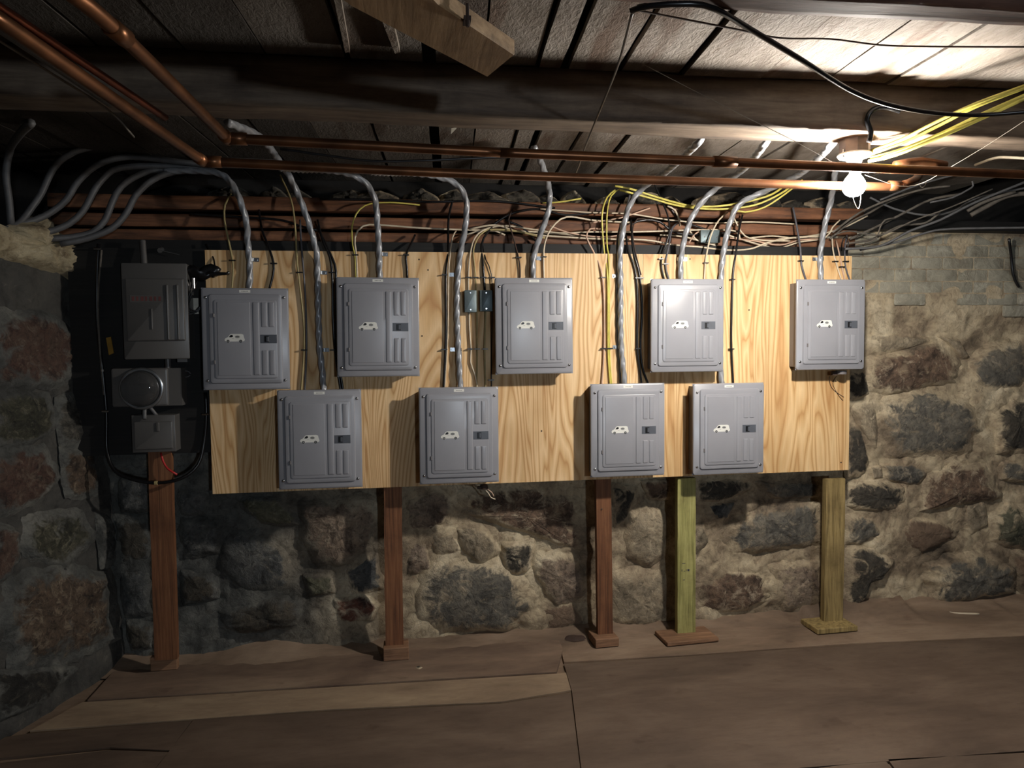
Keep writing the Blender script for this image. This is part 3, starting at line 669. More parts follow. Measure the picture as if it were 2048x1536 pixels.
# ================================================================ CABLES
def staple(mb, p, n=V((1,0,0)), w_=.012):
    """insulated staple: dark bar over the cable with two nail heads"""
    mb.box(p.x-w_, p.x+w_, p.y-.010, p.y-.004, p.z-.003, p.z+.003)
    for s in (-1, 1): mb.cyl((p.x+s*w_, p.y-.011, p.z), (p.x+s*w_, p.y+.006, p.z), .0035, 8)
def cable(name, label, pts, r, mat, cat='cable', group=None, staples=(), straps=(), ser=False, flat=1.0, step=.03):
    P = [p if isinstance(p, Vector) else at(*p) for p in pts]; S = spline(P, step if not ser else .012)
    mb = MB()
    if ser: mb.tube(S, r, 24, 3, .15, .23)
    else: mb.tube(S, r, 8, flat=flat)
    o = mb.build(name, mat, None, True); tag(o, label, cat, group)
    for x, y in staples:
        s = MB(); p = at(x, y, -.008); staple(s, p); s.build('staple', M_BLACKP, o)
    for x, y, sd in straps:
        p = at(x, y, -.012); s = MB()
        pts2 = [V((p.x+1.25*r*cos(t), 0-1.9*r*max(sin(t),0)-.002, p.z)) for t in [pi*k/8 for k in range(9)]]
        for a, b_ in zip(pts2[:-1], pts2[1:]):
            s.add([a+V((0,0,-.009)), b_+V((0,0,-.009)), b_+V((0,0,.009)), a+V((0,0,.009))], [(0,1,2,3)])
            s.add([a+V((0,-.002,-.009)), b_+V((0,-.002,-.009)), b_+V((0,-.002,.009)), a+V((0,-.002,.009))], [(0,1,2,3)])
        tx = p.x+sd*(1.25*r+.012); s.box(min(tx-.012,tx+.012), max(tx-.012,tx+.012), -.003, -.0005, p.z-.010, p.z+.010)
        s.cyl((tx, -.003, p.z), (tx, -.009, p.z), .006, 8); s.build('strap', M_GALV, o)
    return o
Yb = -.020      # thick cables run this far in front of the plywood
G = 'thick grey service cables dropping to the breaker panels'
cable('service_cable','thick grey twisted cable into the far left top panel',[(330,342,.05),(400,342,.0),(445,350,-.05),(472,382,-.08),(492,440,-.06),(495,480,-.03),(499,520,Yb),(500,550,Yb),(498,585,-.03)],.0145,M_SER,group=G,straps=[(500,519,1)],ser=True)
cable('service_cable','thick grey twisted cable into the leftmost lower panel',[(455,245,-.9),(520,275,-.6),(560,325,-.25),(585,365,-.12),(612,430,-.08),(632,500,-.04),(635,545,Yb),(637,620,Yb),(639,690,Yb),(645,745,Yb),(648,790,-.03)],.0145,M_SER,group=G,straps=[(637,545,1),(641,700,1)],ser=True)
cable('service_cable','thick grey twisted cable into the second top panel',[(560,334,-1.04),(600,338,-.7),(645,340,-.35),(695,347,-.15),(730,365,-.1),(750,400,-.08),(755,450,-.06),(758,500,-.03),(759,530,Yb),(760,562,-.03)],.0145,M_SER,group=G,straps=[(759,508,1)],ser=True)
cable('service_cable','thick grey twisted cable into the second lower panel, left of the steel boxes',[(740,342,-1.04),(780,345,-.7),(820,346,-.35),(870,352,-.15),(912,368,-.1),(932,400,-.08),(931,450,-.06),(922,500,-.03),(916,550,Yb),(914,620,Yb),(917,700,Yb),(921,782,-.03)],.0145,M_SER,group=G,straps=[(915,549,-1),(917,699,-1)],ser=True)
cable('service_cable','thick grey twisted cable into the middle top panel',[(1068,296,-.5),(1082,325,-.3),(1098,378,-.1),(1097,420,-.08),(1082,465,-.05),(1068,510,Yb),(1066,535,Yb),(1068,565,-.03)],.0145,M_SER,group=G,straps=[(1067,516,1)],ser=True)
cable('service_cable','thick grey twisted cable into the third lower panel',[(1412,262,-1.0),(1396,285,-1.0),(1372,308,-.8),(1330,345,-.4),(1290,372,-.14),(1262,405,-.08),(1248,450,-.05),(1240,510,-.03),(1241,560,Yb),(1241,640,Yb),(1243,700,Yb),(1250,777,-.03)],.0145,M_SER,group=G,straps=[(1241,552,-1),(1242,694,-1)],ser=True)
cable('service_cable','thick grey twisted cable into the fourth top panel',[(1545,262,-1.0),(1531,285,-1.0),(1514,308,-.85),(1482,342,-.4),(1430,378,-.12),(1392,420,-.08),(1372,465,-.05),(1362,515,Yb),(1361,540,Yb),(1363,566,-.03)],.0145,M_SER,group=G,straps=[(1361,518,1)],ser=True)
cable('service_cable','thick grey twisted cable into the rightmost lower panel, passing the fourth top panel',[(1680,266,-1.0),(1662,290,-1.0),(1638,315,-.8),(1596,350,-.4),(1530,382,-.12),(1480,408,-.08),(1460,445,-.05),(1448,500,Yb),(1442,560,Yb),(1441,650,Yb),(1441,740,Yb),(1446,776,-.03)],.0145,M_SER,group=G,ser=True)
cable('service_cable','thick grey twisted cable into the far right panel',[(1672,330,-.3),(1662,400,-.10),(1650,450,-.06),(1641,505,Yb),(1641,535,Yb),(1643,566,-.03)],.0145,M_SER,group=G,straps=[(1641,518,-1)],ser=True)
# cables sweeping over the left wall
GL = 'grey cables bending down over the left wall'
LC = [('outermost of the six grey cables curving over the left wall',[(560,318,.1),(400,305,.05),(265,294,0),(203,291,-.02),(148,304,-.04),(116,326,-.05),(99,351,-.06),(82,388,-.08),(62,417,-.1),(40,445,-.14),(10,460,-.22)]),
 ('second grey cable curving over the left wall, below the outermost',[(520,332,.08),(400,328,.05),(297,316,.02),(242,315,0),(193,331,-.02),(156,363,-.04),(134,398,-.05),(106,422,-.06),(70,440,-.1),(20,452,-.16)]),
 ('third grey cable curving over the left wall',[(420,336,.08),(300,332,.04),(240,336,.01),(215,348,0),(193,373,-.02),(181,395,-.03),(166,422,-.04),(139,447,-.06),(95,464,-.1),(50,466,-.16)]),
 ('fourth grey cable curving over the left wall',[(420,342,.1),(320,340,.06),(277,350,.02),(242,373,0),(225,403,-.01),(210,440,-.03),(186,464,-.04),(145,474,-.06),(100,478,-.1)]),
 ('innermost grey cable curving over the left wall, nearest the meter board',[(430,340,.08),(350,344,.05),(305,360,.02),(272,390,0),(252,427,-.01),(223,457,-.03),(173,477,-.05),(120,488,-.08)]),
 ('grey cable hanging vertically at the left edge of the view',[(62,246,-.9),(40,268,-.6),(20,300,-.25),(12,350,-.22),(18,400,-.2),(22,450,-.18)])]
for lab, pts in LC: cable('grey_cable', lab, pts, .0155, M_SERD, group=GL)
cable('pale_pipe','pale pipe stub with a rounded end at the upper left edge',[(-40,188,-.9),(30,192,-.9),(70,197,-.9),(92,212,-.9)],.015,M_SERD,cat='pipe')
cable('grey_cable','dusty grey cable ending against the left wall, left of the hanging cable',[(-40,262,-.3),(0,255,-.3),(30,246,-.35),(60,242,-.5)],.011,M_SERD)

Yt = -.009
def thin(label, pts, mat, st=(), r=.0048, name='thin_cable', end=None):
    P = [(p[0], p[1], p[2] if len(p) > 2 else (Yt if p[1] > 505 else Yt+.03)) for p in pts]
    return cable(name, label, P, r, mat, staples=st)
thin('tan cable left of the thick cable above the far left panel',[(462,388,.1),(450,410,.05),(449,440,.03),(457,480,.0),(465,520),(466,545),(463,585)],M_CTAN,[(465,521)])
thin('black cable right of the thick cable above the far left panel',[(518,420,.1),(524,460,.04),(536,490,.0),(547,525),(546,550),(537,585)],M_CBLACK,[(548,527)],.0055)
thin('tan cable left of the black one into the leftmost lower panel',[(560,350,.1),(582,400,.05),(590,450,.03),(594,520),(598,560),(607,640),(608,700),(602,790)],M_CTAN,[(599,545),(609,700)])
thin('dark grey cable beside the tan one into the leftmost lower panel',[(600,440,.05),(602,480,.0),(606,530),(611,600),(613,700),(609,790)],M_CGREY)
thin('black cable bowing out above the second top panel, inner one',[(635,440,.05),(645,480,.0),(660,515),(665,560),(666,640),(671,710),(683,790)],M_CBLACK,[(664,545)],.0058)
thin('black cable bowing out above the second top panel, outer one',[(632,450,.07),(650,485,.0),(670,530),(672,560),(672,640),(675,710),(688,790)],M_CBLACK,[(667,700)],.0058)
thin('yellow cable arching down to the second top panel',[(840,410,.09),(780,405,.05),(730,411,.03),(707,440,.02),(704,480,.0),(710,515),(712,565)],M_CYEL,[(711,510)],.0040)
thin('off white cable arching down to the second top panel below the yellow one',[(1240,480,.09),(1090,465,.08),(940,460,.07),(840,456,.06),(760,450,.05),(726,452,.03),(710,475,.0),(713,515),(715,565)],M_CWHITE,(),.0050)
thin('short black cable on the right above the second top panel',[(830,470,.08),(820,492,.02),(812,512),(814,535),(815,565)],M_CBLACK,[(812,510)],.0055)
thin('black cable left of the thick cable into the second lower panel',[(905,400,.09),(897,440,.05),(896,500,.01),(892,550),(892,640),(891,700),(887,782)],M_CBLACK,[(889,550),(889,699)],.0058)
thin('off white cable beside the black one into the second lower panel',[(912,462,.08),(905,475,.03),(900,510),(897,550),(896,640),(894,700),(889,782)],M_CWHITE,(),.0040)
thin('off white cable into the top of the left small steel box',[(1010,470,.09),(975,458,.06),(950,475,.03),(940,510),(937,545),(937,584)],M_CWHITE,[(937,555)],.0045)
thin('off white cable from the bottom of the left small steel box',[(938,620),(939,660),(942,700),(941,725),(950,750),(956,782)],M_CWHITE,[(940,698)],.0045)
thin('pale cable running down between the two small steel boxes',[(985,455,.08),(960,470,.04),(947,500,.0),(950,540),(953,600),(954,700),(953,782)],M_CTAN,[(951,555),(954,698)],.0042)
thin('thick black cable into the top of the right small steel box',[(1000,440,.1),(975,465,.05),(963,490,.02),(966,530),(970,584)],M_CBLACK,[(967,555)],.0062)
thin('pale cable from the bottom of the right small steel box',[(971,618),(970,660),(969,700),(970,740),(971,782)],M_CTAN,[(970,698)],.0045)
thin('thin black cable right of the right small steel box',[(965,490,.03),(972,520),(983,550),(984,640),(983,700),(983,782)],M_CBLACK,[(984,555),(982,760)],.0030)
thin('thin dark cable left of the thick cable above the middle top panel',[(1025,420,.1),(1017,440,.05),(1025,470,.02),(1037,515),(1040,540),(1040,565)],M_RUST,[(1037,515)],.0042)
thin('off white cable arching right of the thick cable above the middle top panel',[(1260,445,.1),(1190,441,.08),(1133,434,.05),(1104,455,.02),(1090,485,.0),(1087,515),(1088,565)],M_CWHITE,[(1087,514)],.0050)
thin('first yellow cable down to the third lower panel',[(1230,380,.05),(1214,395,.02),(1204,430,.0),(1208,500),(1215,555),(1216,700),(1221,777)],M_CYEL,[(1219,697)],.0048)
thin('second yellow cable beside the first, slightly to its right',[(1240,378,.06),(1222,392,.03),(1214,430,.01),(1214,490),(1218,530),(1219,700),(1224,777)],M_CYEL,(),.0042)
thin('pale pink cable down to the third lower panel, left of the yellow pair',[(1200,458,.08),(1180,458,.03),(1173,475,.01),(1185,500),(1202,540),(1208,600),(1208,700),(1203,777)],M_CPINK,[(1206,555),(1207,697)],.0048)
thin('black cable against the thick grey one above the third lower panel',[(1262,380,.06),(1250,430,.02),(1236,470,0),(1234,520,-.006),(1234,640,-.006),(1236,700,-.006),(1242,777)],M_CGREY,(),.0058)
thin('black cable left of the pair bending to the right of the third lower panel',[(1252,470,.04),(1256,500,.0),(1270,540),(1275,600),(1274,690),(1279,735),(1284,777)],M_CBLACK,[(1275,556),(1276,697)],.0060)
thin('black cable right of the pair bending to the right of the third lower panel',[(1262,440,.05),(1266,500,.0),(1279,550),(1284,620),(1281,690),(1285,735),(1300,777)],M_CBLACK,[(1282,556)],.0058)
thin('thin dark looped cable above the gap left of the fourth top panel',[(1300,440,.08),(1275,438,.06),(1265,460,.04),(1270,500,.0),(1282,550)],M_RUST,(),.0035)
thin('dark cable into the left of the fourth top panel',[(1305,360,.06),(1335,430,.03),(1338,470,.01),(1327,500),(1322,525),(1330,567)],M_CBLACK,[(1322,518)],.0050)
thin('second dark cable into the left of the fourth top panel, crossing the first',[(1360,445,.08),(1345,455,.04),(1338,490,.01),(1331,530),(1340,567)],M_CGREY,[(1331,528)],.0050)
thin('off white cable into the right of the fourth top panel',[(1455,425,.06),(1438,440,.03),(1422,470,.01),(1412,515),(1410,535),(1408,567)],M_CWHITE,[(1411,526)],.0045)
thin('black cable down to the rightmost lower panel',[(1485,430,.06),(1478,460,.03),(1472,505,.0),(1466,550),(1463,640),(1463,700),(1467,777)],M_CBLACK,[(1464,559),(1462,698)],.0055)
thin('dark grey cable left of the thick one above the far right panel',[(1586,415,.05),(1593,450,.03),(1601,500,.0),(1603,530),(1614,567)],M_CGREY,[(1601,522)],.0055)
thin('pale cable left in the group above the far right panel',[(1664,470,.08),(1666,500,.02),(1672,525),(1685,567)],M_CWHITE,[(1670,523)],.0042)
thin('pale cable in the middle of the group above the far right panel',[(1672,480,.08),(1678,505,.02),(1683,530),(1691,567)],M_CPINK,[(1683,534)],.0042)
thin('dark cable at the right of the group above the far right panel',[(1694,470,.06),(1690,495,.02),(1690,525),(1694,545),(1702,567)],M_CGREY,[(1691,523)],.0045)
thin('thin dark looped wire above the right end of the plywood',[(1683,500,.04),(1685,480,.02),(1692,474,.02),(1697,485,.02),(1693,505,.03)],M_CBLACK,(),.0030)
thin('short black cable at the top left corner of the plywood',[(412,488,.03),(421,503),(428,520),(431,545,-.03)],M_CBLACK,(),.0040)

# bundle of pale cables running along the timbers above the plywood
GB = 'pale cables running along above the plywood'
HB = [
 ('uppermost pale cable along the timber, right of the middle panel',[(1080,418),(1180,425),(1260,428),(1340,440),(1420,446),(1500,444),(1590,448)],M_CWHITE,.0042),
 ('pale cable ending in an upturned tip near the third lower panel cables',[(1180,446),(1240,436),(1260,430),(1300,416)],M_CPINK,.004),
 ('long pale cable rising gently behind the second and middle thick cables',[(930,470),(1000,452),(1060,458),(1120,466),(1180,464),(1260,464),(1330,462),(1400,460),(1470,462),(1480,480)],M_CWHITE,.0045),
 ('long pale cable just below the gently rising one',[(940,458),(990,450),(1030,462),(1075,470),(1130,474),(1200,478),(1290,480),(1350,490),(1400,494),(1450,500),(1500,498),(1540,484),(1600,474),(1640,474)],M_CWHITE,.0048),
 ('pale greenish cable thickest of the bundle left of the middle panel',[(1090,476),(1030,462),(975,460),(955,470)],M_CTAN,.006),
 ('lowest sagging pale cable between the fourth top and far right panels',[(1320,470),(1370,474),(1420,488),(1480,502),(1520,494),(1560,478),(1620,472),(1680,458),(1735,432)],M_CWHITE,.0045),
 ('pale cable sagging through the middle of the right bundle',[(1450,468),(1480,478),(1530,492),(1560,496),(1600,484),(1650,476),(1665,455),(1680,440)],M_CWHITE,.0045),
 ('pale cable crossing upward in the right bundle',[(1460,476),(1510,482),(1560,490),(1600,480),(1640,478)],M_CPINK,.0042),
 ('pale cable along the top of the right bundle',[(1500,476),(1545,472),(1590,476),(1640,470)],M_CWHITE,.0045),
 ('pale cable dropping steeply behind the rightmost lower panel cable',[(1466,432),(1476,452),(1490,472),(1520,480),(1580,482)],M_CWHITE,.0045),
 ('pale cable looping left of the grey junction box',[(1376,455),(1385,470),(1400,484),(1436,488)],M_CWHITE,.0042),
 ('pale cable crossing the loop left of the grey junction box',[(1400,462),(1388,470),(1378,486)],M_CPINK,.004),
 ('pale cable curving down just left of the fourth top thick cable',[(1335,412),(1350,420),(1358,440),(1360,452)],M_CWHITE,.005),
 ('pinkish cable along the lowest timber near the middle panel',[(1095,450),(1140,466),(1200,474),(1245,470)],M_CPINK,.0042),
]
for k, (lab, pts, mt, r) in enumerate(HB): cable('pale_cable', lab, [(x, y, .075-.004*(k % 5)) for x, y in pts], r, mt, group=GB)
GK = 'black cables running along above the plywood'
KB = [
 ('black cable sagging along the top timber left of the middle panel',[(640,398),(760,400),(860,404),(940,402),(1010,404),(1110,416)]),
 ('black cable rising from the second lower panel cable towards the middle panel',[(975,458),(1000,440),(1030,425),(1080,418),(1130,430),(1200,424)]),
 ('black cable falling diagonally behind the middle thick cable',[(1010,440),(1045,455),(1065,475),(1090,498),(1120,504)]),
 ('black cable arching over between the third lower and fourth top cables',[(1265,480),(1262,450),(1290,440),(1320,444),(1350,465),(1400,470)]),
 ('black cable falling to the grey junction box',[(1310,395),(1340,415),(1360,440),(1400,455),(1440,466),(1480,462)]),
 ('black cable low above the plywood left of the fourth top panel',[(1160,500),(1220,496),(1300,498),(1370,500)]),
 ('dark cable hugging the second timber above the left panels',[(380,428),(480,434),(560,440),(600,452),(640,462)]),
]
for k, (lab, pts) in enumerate(KB): cable('black_cable', lab, [(x, y, .085-.004*(k % 4)) for x, y in pts], .006, M_CBLACK, group=GK)
# yellow cables near the joists
cable('yellow_cable','upper yellow cable swinging from the ceiling past the rightmost lower panel cable',[(1230,372,0),(1262,378,0),(1300,390,.0),(1340,402,.02),(1385,412,.03),(1440,412,.0),(1500,402,-.05),(1545,388,-.1),(1575,366,-.2)],.0058,M_CYEL)
cable('yellow_cable','middle yellow cable swinging from the ceiling, just below the upper one',[(1240,380,.02),(1300,396,.02),(1350,410,.03),(1400,417,.03),(1450,418,.0),(1510,410,-.05),(1560,388,-.1),(1590,366,-.2)],.0055,M_CYEL)
cable('yellow_cable','lowest sagging yellow cable left of the far right thick cable',[(1462,418,.02),(1490,424,.0),(1530,414,-.05),(1570,388,-.1),(1605,360,-.2)],.005,M_CYEL)
cable('yellow_cable','short yellow cable tip ending between the middle and third lower cables',[(1085,406,.09),(1120,404,.08),(1162,397,.08)],.0045,M_CYEL)
GY = 'yellow cables rising right from the ceiling light box'
for lab, pts, r in (('upper yellow cable of the bundle rising right from the ceiling light',[(1738,303,-1.22),(1800,280,-1.3),(1870,245,-1.4),(1950,208,-1.5),(2060,168,-1.6)],.0062),
  ('middle yellow cable of the bundle rising right from the ceiling light',[(1742,308,-1.21),(1810,284,-1.3),(1880,250,-1.4),(1955,212,-1.5),(2060,172,-1.6)],.0062),
  ('second lowest yellow cable of the bundle rising right from the ceiling light',[(1742,316,-1.2),(1800,300,-1.3),(1880,268,-1.4),(1960,230,-1.5),(2060,186,-1.6)],.0066),
  ('lowest yellow cable of the bundle rising right from the ceiling light',[(1738,322,-1.2),(1790,310,-1.3),(1870,278,-1.4),(1965,236,-1.5),(2060,192,-1.6)],.0068)):
    cable('yellow_cable', lab, pts, r, M_CYEL, group=GY)
cable('pale_cable','pale cable at the right edge below the yellow bundle',[(1950,330,-.6),(1990,316,-.7),(2020,315,-.8),(2070,318,-.9)],.0065,M_CWHITE)
# dusty cables fanning out at the upper right
GD = 'dusty dark cables fanning out to the upper right'
FAN = [
 ('dusty cable sagging lowest at the upper right',[(1740,395),(1790,418),(1850,430),(1900,424),(1960,395),(2070,372)],.006),
 ('thick dusty pipe-like cable ending bluntly at the upper right',[(1942,430),(1975,412),(2015,392),(2070,385)],.0125),
 ('thick dusty cable ending bluntly just left of the other blunt one',[(1935,422),(1960,408),(1990,396),(2030,384)],.009),
 ('dusty cable curling up to a tip at the upper right',[(1860,405),(1905,395),(1935,380),(1946,372),(1944,362)],.005),
 ('dusty cable rising from the right end of the plywood, first',[(1700,478),(1750,455),(1800,430),(1860,400),(1920,388)],.007),
 ('dusty cable rising from the right end of the plywood, second',[(1690,488),(1745,478),(1800,452),(1850,446),(1880,425)],.006),
 ('dusty cable rising from the right end of the plywood, third',[(1690,498),(1760,492),(1820,462),(1880,440),(1950,405),(2060,360)],.007),
 ('dusty cable rising from the right end of the plywood, fourth',[(1665,465),(1720,425),(1790,395),(1850,378),(1900,372)],.006),
 ('dusty cable rising behind the bulb to the right',[(1660,478),(1700,445),(1740,425),(1775,405),(1830,384)],.006),
 ('dusty cable low along the wall top',[(1720,500),(1790,485),(1850,466),(1900,458),(2060,455)],.006),
 ('dusty brown wire wandering beside the plywood corner',[(1730,486),(1752,478),(1760,455),(1770,440),(1788,436)],.0045),
 ('thin dusty wire right of the plywood corner',[(1668,470),(1700,462),(1760,470),(1830,440),(1900,415),(1985,378)],.004),
 ('dusty cable just under the copper pipes at the right',[(1760,400),(1830,372),(1900,352),(1980,335),(2060,320)],.006),
]
for k, (lab, pts, r) in enumerate(FAN): cable('dusty_cable', lab, [(x, y, .06-.03*(k % 4)-.0008*max(x-1750,0)) for x, y in pts], r, M_DUSTY if k % 3 else M_SERD, group=GD)
cable('black_cable','black cable hanging along the right upper wall with a bulbous end',[at(2018,478,.10), at(2022,510,.14), at(2026,548,.145), at(2034,568,.145), at(2038,574,.145)],.008,M_CBLACK)
# ceiling cables in front
zq = lambda x, y, z: atz(x, y, z)
cable('black_cable','thick black cable swooping across the ceiling from top centre to the right edge',[zq(1262,22,2.42),zq(1300,12,2.42),zq(1380,8,2.42),zq(1430,18,2.42),zq(1500,58,2.42),zq(1600,118,2.40),zq(1700,180,2.38),zq(1780,210,2.36),zq(1870,226,2.35),zq(1960,230,2.35),zq(2070,222,2.35)],.0068,M_CBLACK)
cable('black_cable','second black cable along the near joist beside the swooping one',[zq(1275,14,2.44),zq(1320,4,2.44),zq(1380,2,2.44),zq(1440,22,2.43)],.005,M_CBLACK)
cable('thin_cable','thin brown cable stretched under the ceiling boards at the right',[zq(1260,18,2.5),zq(1350,35,2.52),zq(1480,60,2.54),zq(1560,76,2.55),zq(1660,78,2.56),zq(1760,90,2.56),zq(1860,93,2.56),zq(2070,94,2.55)],.0028,M_RUST)
cable('black_cable','thin black cable hanging down the ceiling left of the fourth gap',[zq(1266,20,2.42),zq(1236,130,2.41),zq(1200,220,2.40),zq(1172,290,2.38),zq(1158,330,2.37),zq(1150,350,2.36)],.0035,M_CBLACK)
cable('black_cable','wavy black cable behind the long copper pipe at the left',[(560,298,-.6),(660,312,-.6),(740,322,-.6),(830,322,-.6),(920,318,-.6),(1060,312,-.6)],.006,M_CBLACK)
cable('black_cable','black cable looping from the ceiling joist down to the light box',[at(1800,222,-1.34),at(1768,214,-1.33),at(1745,220,-1.33),at(1734,240,-1.32),at(1742,265,-1.31),at(1738,285,-1.3)],.0095,M_CBLACK)
cable('string','white string stretched across the ceiling to the light bulb',[at(1285,128,-1.6),at(1480,228,-1.45),at(1600,288,-1.35),at(1690,338,-1.26)],.0010,M_STRING,cat='string')
cable('string','white string from the light bulb out to the right edge',[at(1730,350,-1.22),at(1800,372,-1.2),at(1845,366,-1.2),at(1900,335,-1.3),at(1975,290,-1.4),at(2070,228,-1.55)],.0010,M_STRING,cat='string')
cable('thin_cable','thin wire under the ceiling at the upper left',[zq(-20,70,2.3),zq(100,145,2.3),zq(219,222,2.3),zq(268,274,2.28)],.003,M_DUSTY)

# ---------------- copper pipes
def pipe(label, segs, r, mat, fit=(), name='copper_pipe'):
    t = empty(name, segs[0][0]); tag(t, label, 'pipe'); base = V(segs[0][0])
    for s in segs:
        S = spline([V(p)-base for p in s], .05); MB().tube(S, r, 14).build('pipe', mat, t, True)
    for a, b_ in fit:
        MB().tube(spline([V(a)-base, V(b_)-base], .03), r*1.22, 14).build('coupling', mat, t, True)
    return t
A0 = at(455,277,-1.32); A1 = at(1000,305,-1.32); A2 = at(2120,352,-1.32)
A3 = atz(240,68,A0.z); A4 = atz(120,-30,A0.z)
pipe('long upper copper pipe under the joist, turning towards the camera at the left',[[A0, A1], [A1, A2], [A0, A3, A4]],.0165,M_COPPER,
     [(A0, A0+V((.06,0,0))), (A3+(A4-A3)*-.12, A3+(A4-A3)*.18), (A1.lerp(A2,.352), A1.lerp(A2,.392)), (A0+(A3-A0)*.05, A0+(A3-A0)*-.012)])
B0 = at(407,323,-1.12); B1 = at(1000,350,-1.12); B2 = at(1700,372,-1.12); B4 = atz(0,41,B0.z); B5 = atz(-60,0,B0.z)
B3 = at(1800,372,-1.12); 
pipe('long lower copper pipe passing behind the light bulb, turning towards the camera at the left',[[B0,B1,B2,B3],[B0,B4,B5],[B3,at(1830,360,-1.05),at(1838,346,-.95),at(1830,338,-.8)]],.0165,M_COPPER,
     [(B0, B0+V((.06,0,0))), (B0+(B4-B0)*.0, B0+(B4-B0)*.05), (B3-V((.05,0,0)), B3)])
pipe('dark iron pipe at the right edge above the dusty cables',[[at(1800,335,-.9),at(1900,340,-.9),at(2100,350,-.9)]],.013,M_DARKPIPE,name='iron_pipe')
pipe('short copper pipe section glowing behind the upper pipe right of the light',[[at(1790,330,-1.18),at(1840,322,-1.16),at(1890,330,-1.14)]],.016,M_COPPER)
pipe('grey pipe with an open end at the upper left',[[zq(-60,20,2.34), zq(0,58,2.34), zq(219,207,2.34)]],.010,M_SERD,name='grey_pipe')
pipe('dark copper pipe next to the grey pipe at the upper left',[[zq(-60,-25,2.33), zq(60,55,2.33), zq(330,235,2.33)]],.010,M_COPPERD)
for k, x in enumerate((345,640)):  pass
# hangers on the copper pipes
def hanger(c, r, lab):
    c = V(c); mb = MB(); pts = [c+V((0, r*1.25*cos(t), r*1.25*sin(t))) for t in [-pi*1.0+pi*k/10 for k in range(11)]]
    pts = pts + [pts[-1]+V((0,.01,.012))]
    mb.tube(pts, .002, 6); o = mb.build('pipe_hanger', M_GALV, None, True); tag(o, lab, 'hanger')
hanger(at(1846,366,-1.05), .014, 'small wire hook near the end of the lower copper pipe')

# ================================================================ LIGHT
BC = at(1708, 366, -1.2); zt_ = 2.43
fix = empty('bulb_holder', (BC.x, BC.y, BC.z)); tag(fix, 'porcelain lamp holder on a steel box under the joist at the right', 'light fixture')
top = at(1712, 312, -1.2).z-BC.z
octo = [(.056*cos(pi/8+k*pi/4), -.045+.056*sin(pi/8+k*pi/4)+.045) for k in range(8)]
MB().prism(octo, top+.006, top+.062).build('octagon_box', M_OCTBOX, fix)
MB().lathe((0,0,0), [(.001,top+.010),(.060,top+.008),(.062,top+.002),(.055,top-.006),(.030,top-.012),(.024,top-.030),(.022,top-.034),(.001,top-.034)], 32).build('porcelain_base', M_PORC, fix, 'auto')
for s in (-1, 1): MB().cyl((s*.052, -.012, top+.02), (s*.052,-.012,top-.008), .005, 8).build('box_screw', M_SCREW, fix)
MB().cyl((.035,-.03,top+.055),(.03,-.03,top+.09),.012,12).build('cable_clamp', M_SCREW, fix)
MB().lathe((0,0,0), [(.001,.062),(.013,.06),(.0135,.045),(.018,.034),(.030,.020),(.040,.002),(.0425,-.012),(.040,-.027),(.031,-.041),(.017,-.050),(.001,-.053)], 28).build('bulb', M_BULB, fix, True)
S = spline([V((-.004,-.01,-.03)), V((-.010,-.012,-.06)), V((.002,-.014,-.094)), V((.012,-.014,-.100)), V((.020,-.012,-.075)), V((.022,-.01,-.04)), V((.026,0,top-.02))], .012)
MB().tube(S, .0013, 6).build('pull_cord', M_STRING, fix, True)

# ================================================================ DIAGONAL BRACE AND CEILING SCRAPS
zz = 2.385
P = [zq(975,155,zz), zq(1030,110,zz), zq(880,10,zz), zq(820,-50,zz), zq(600,-60,zz), zq(700,12,zz)]
mb = MB().prism([(p.x,p.y) for p in P], zz, zz+.038); o = mb.build('diagonal_brace', M_BRACE); tag(o, 'pale diagonal plank nailed under the ceiling joists at the top centre', 'plank')
bv = o.modifiers.new('bevel','BEVEL'); bv.width = .003
c = zq(935,35,zz-.002); MB().cyl(c+V((0,0,.03)), c+V((0,0,-.02)), .004, 8).build('nail', M_RUST, o)
MB().box(c.x-.008,c.x+.008,c.y-.002,c.y+.03,c.z-.006,c.z+.004).build('nail_bracket', M_RUST, o)
def plank(px4, z, th, mat, lab):
    P = [zq(x, y, z) for x, y in px4]; o = MB().prism([(p.x,p.y) for p in P], z, z+th).build('lath_strip', mat); tag(o, lab, 'plank')
plank([(668,0),(682,0),(700,105),(690,105)], 2.59, .019, M_CEIL, 'split whitewashed lath strip at the top left of centre')
plank([(765,45),(785,40),(800,105),(790,108)], 2.59, .019, M_CEIL, 'split whitewashed lath strip left of the diagonal plank end')
# fallen paint flake
p = at(906,262,-1.0); MB().prism([(p.x-.008,p.z-.012),(p.x+.010,p.z+.006),(p.x+.016,p.z+.014),(p.x-.006,p.z+.010)], -1.0, -1.001, 'Y').build('paint_flake', M_CARD); tag(D.objects['paint_flake'], 'white peeling paint flake hanging behind the joist', 'paint flake')

# ================================================================ DARK METER BOARD AT THE LEFT
a = px(158,492,.03); c = px(410,905,.03)
o = MB().box(-.64, -.002, .03, .048, c.z, 2.15).build('black_board', M_BLACKWOOD); tag(o, 'black painted board carrying the old meter gear at the left', 'board')
def rectw(x0,y0,x1,y1,Y): a, b_ = at(x0,y1,Y), at(x1,y0,Y); return a.x, b_.x, a.z, b_.z
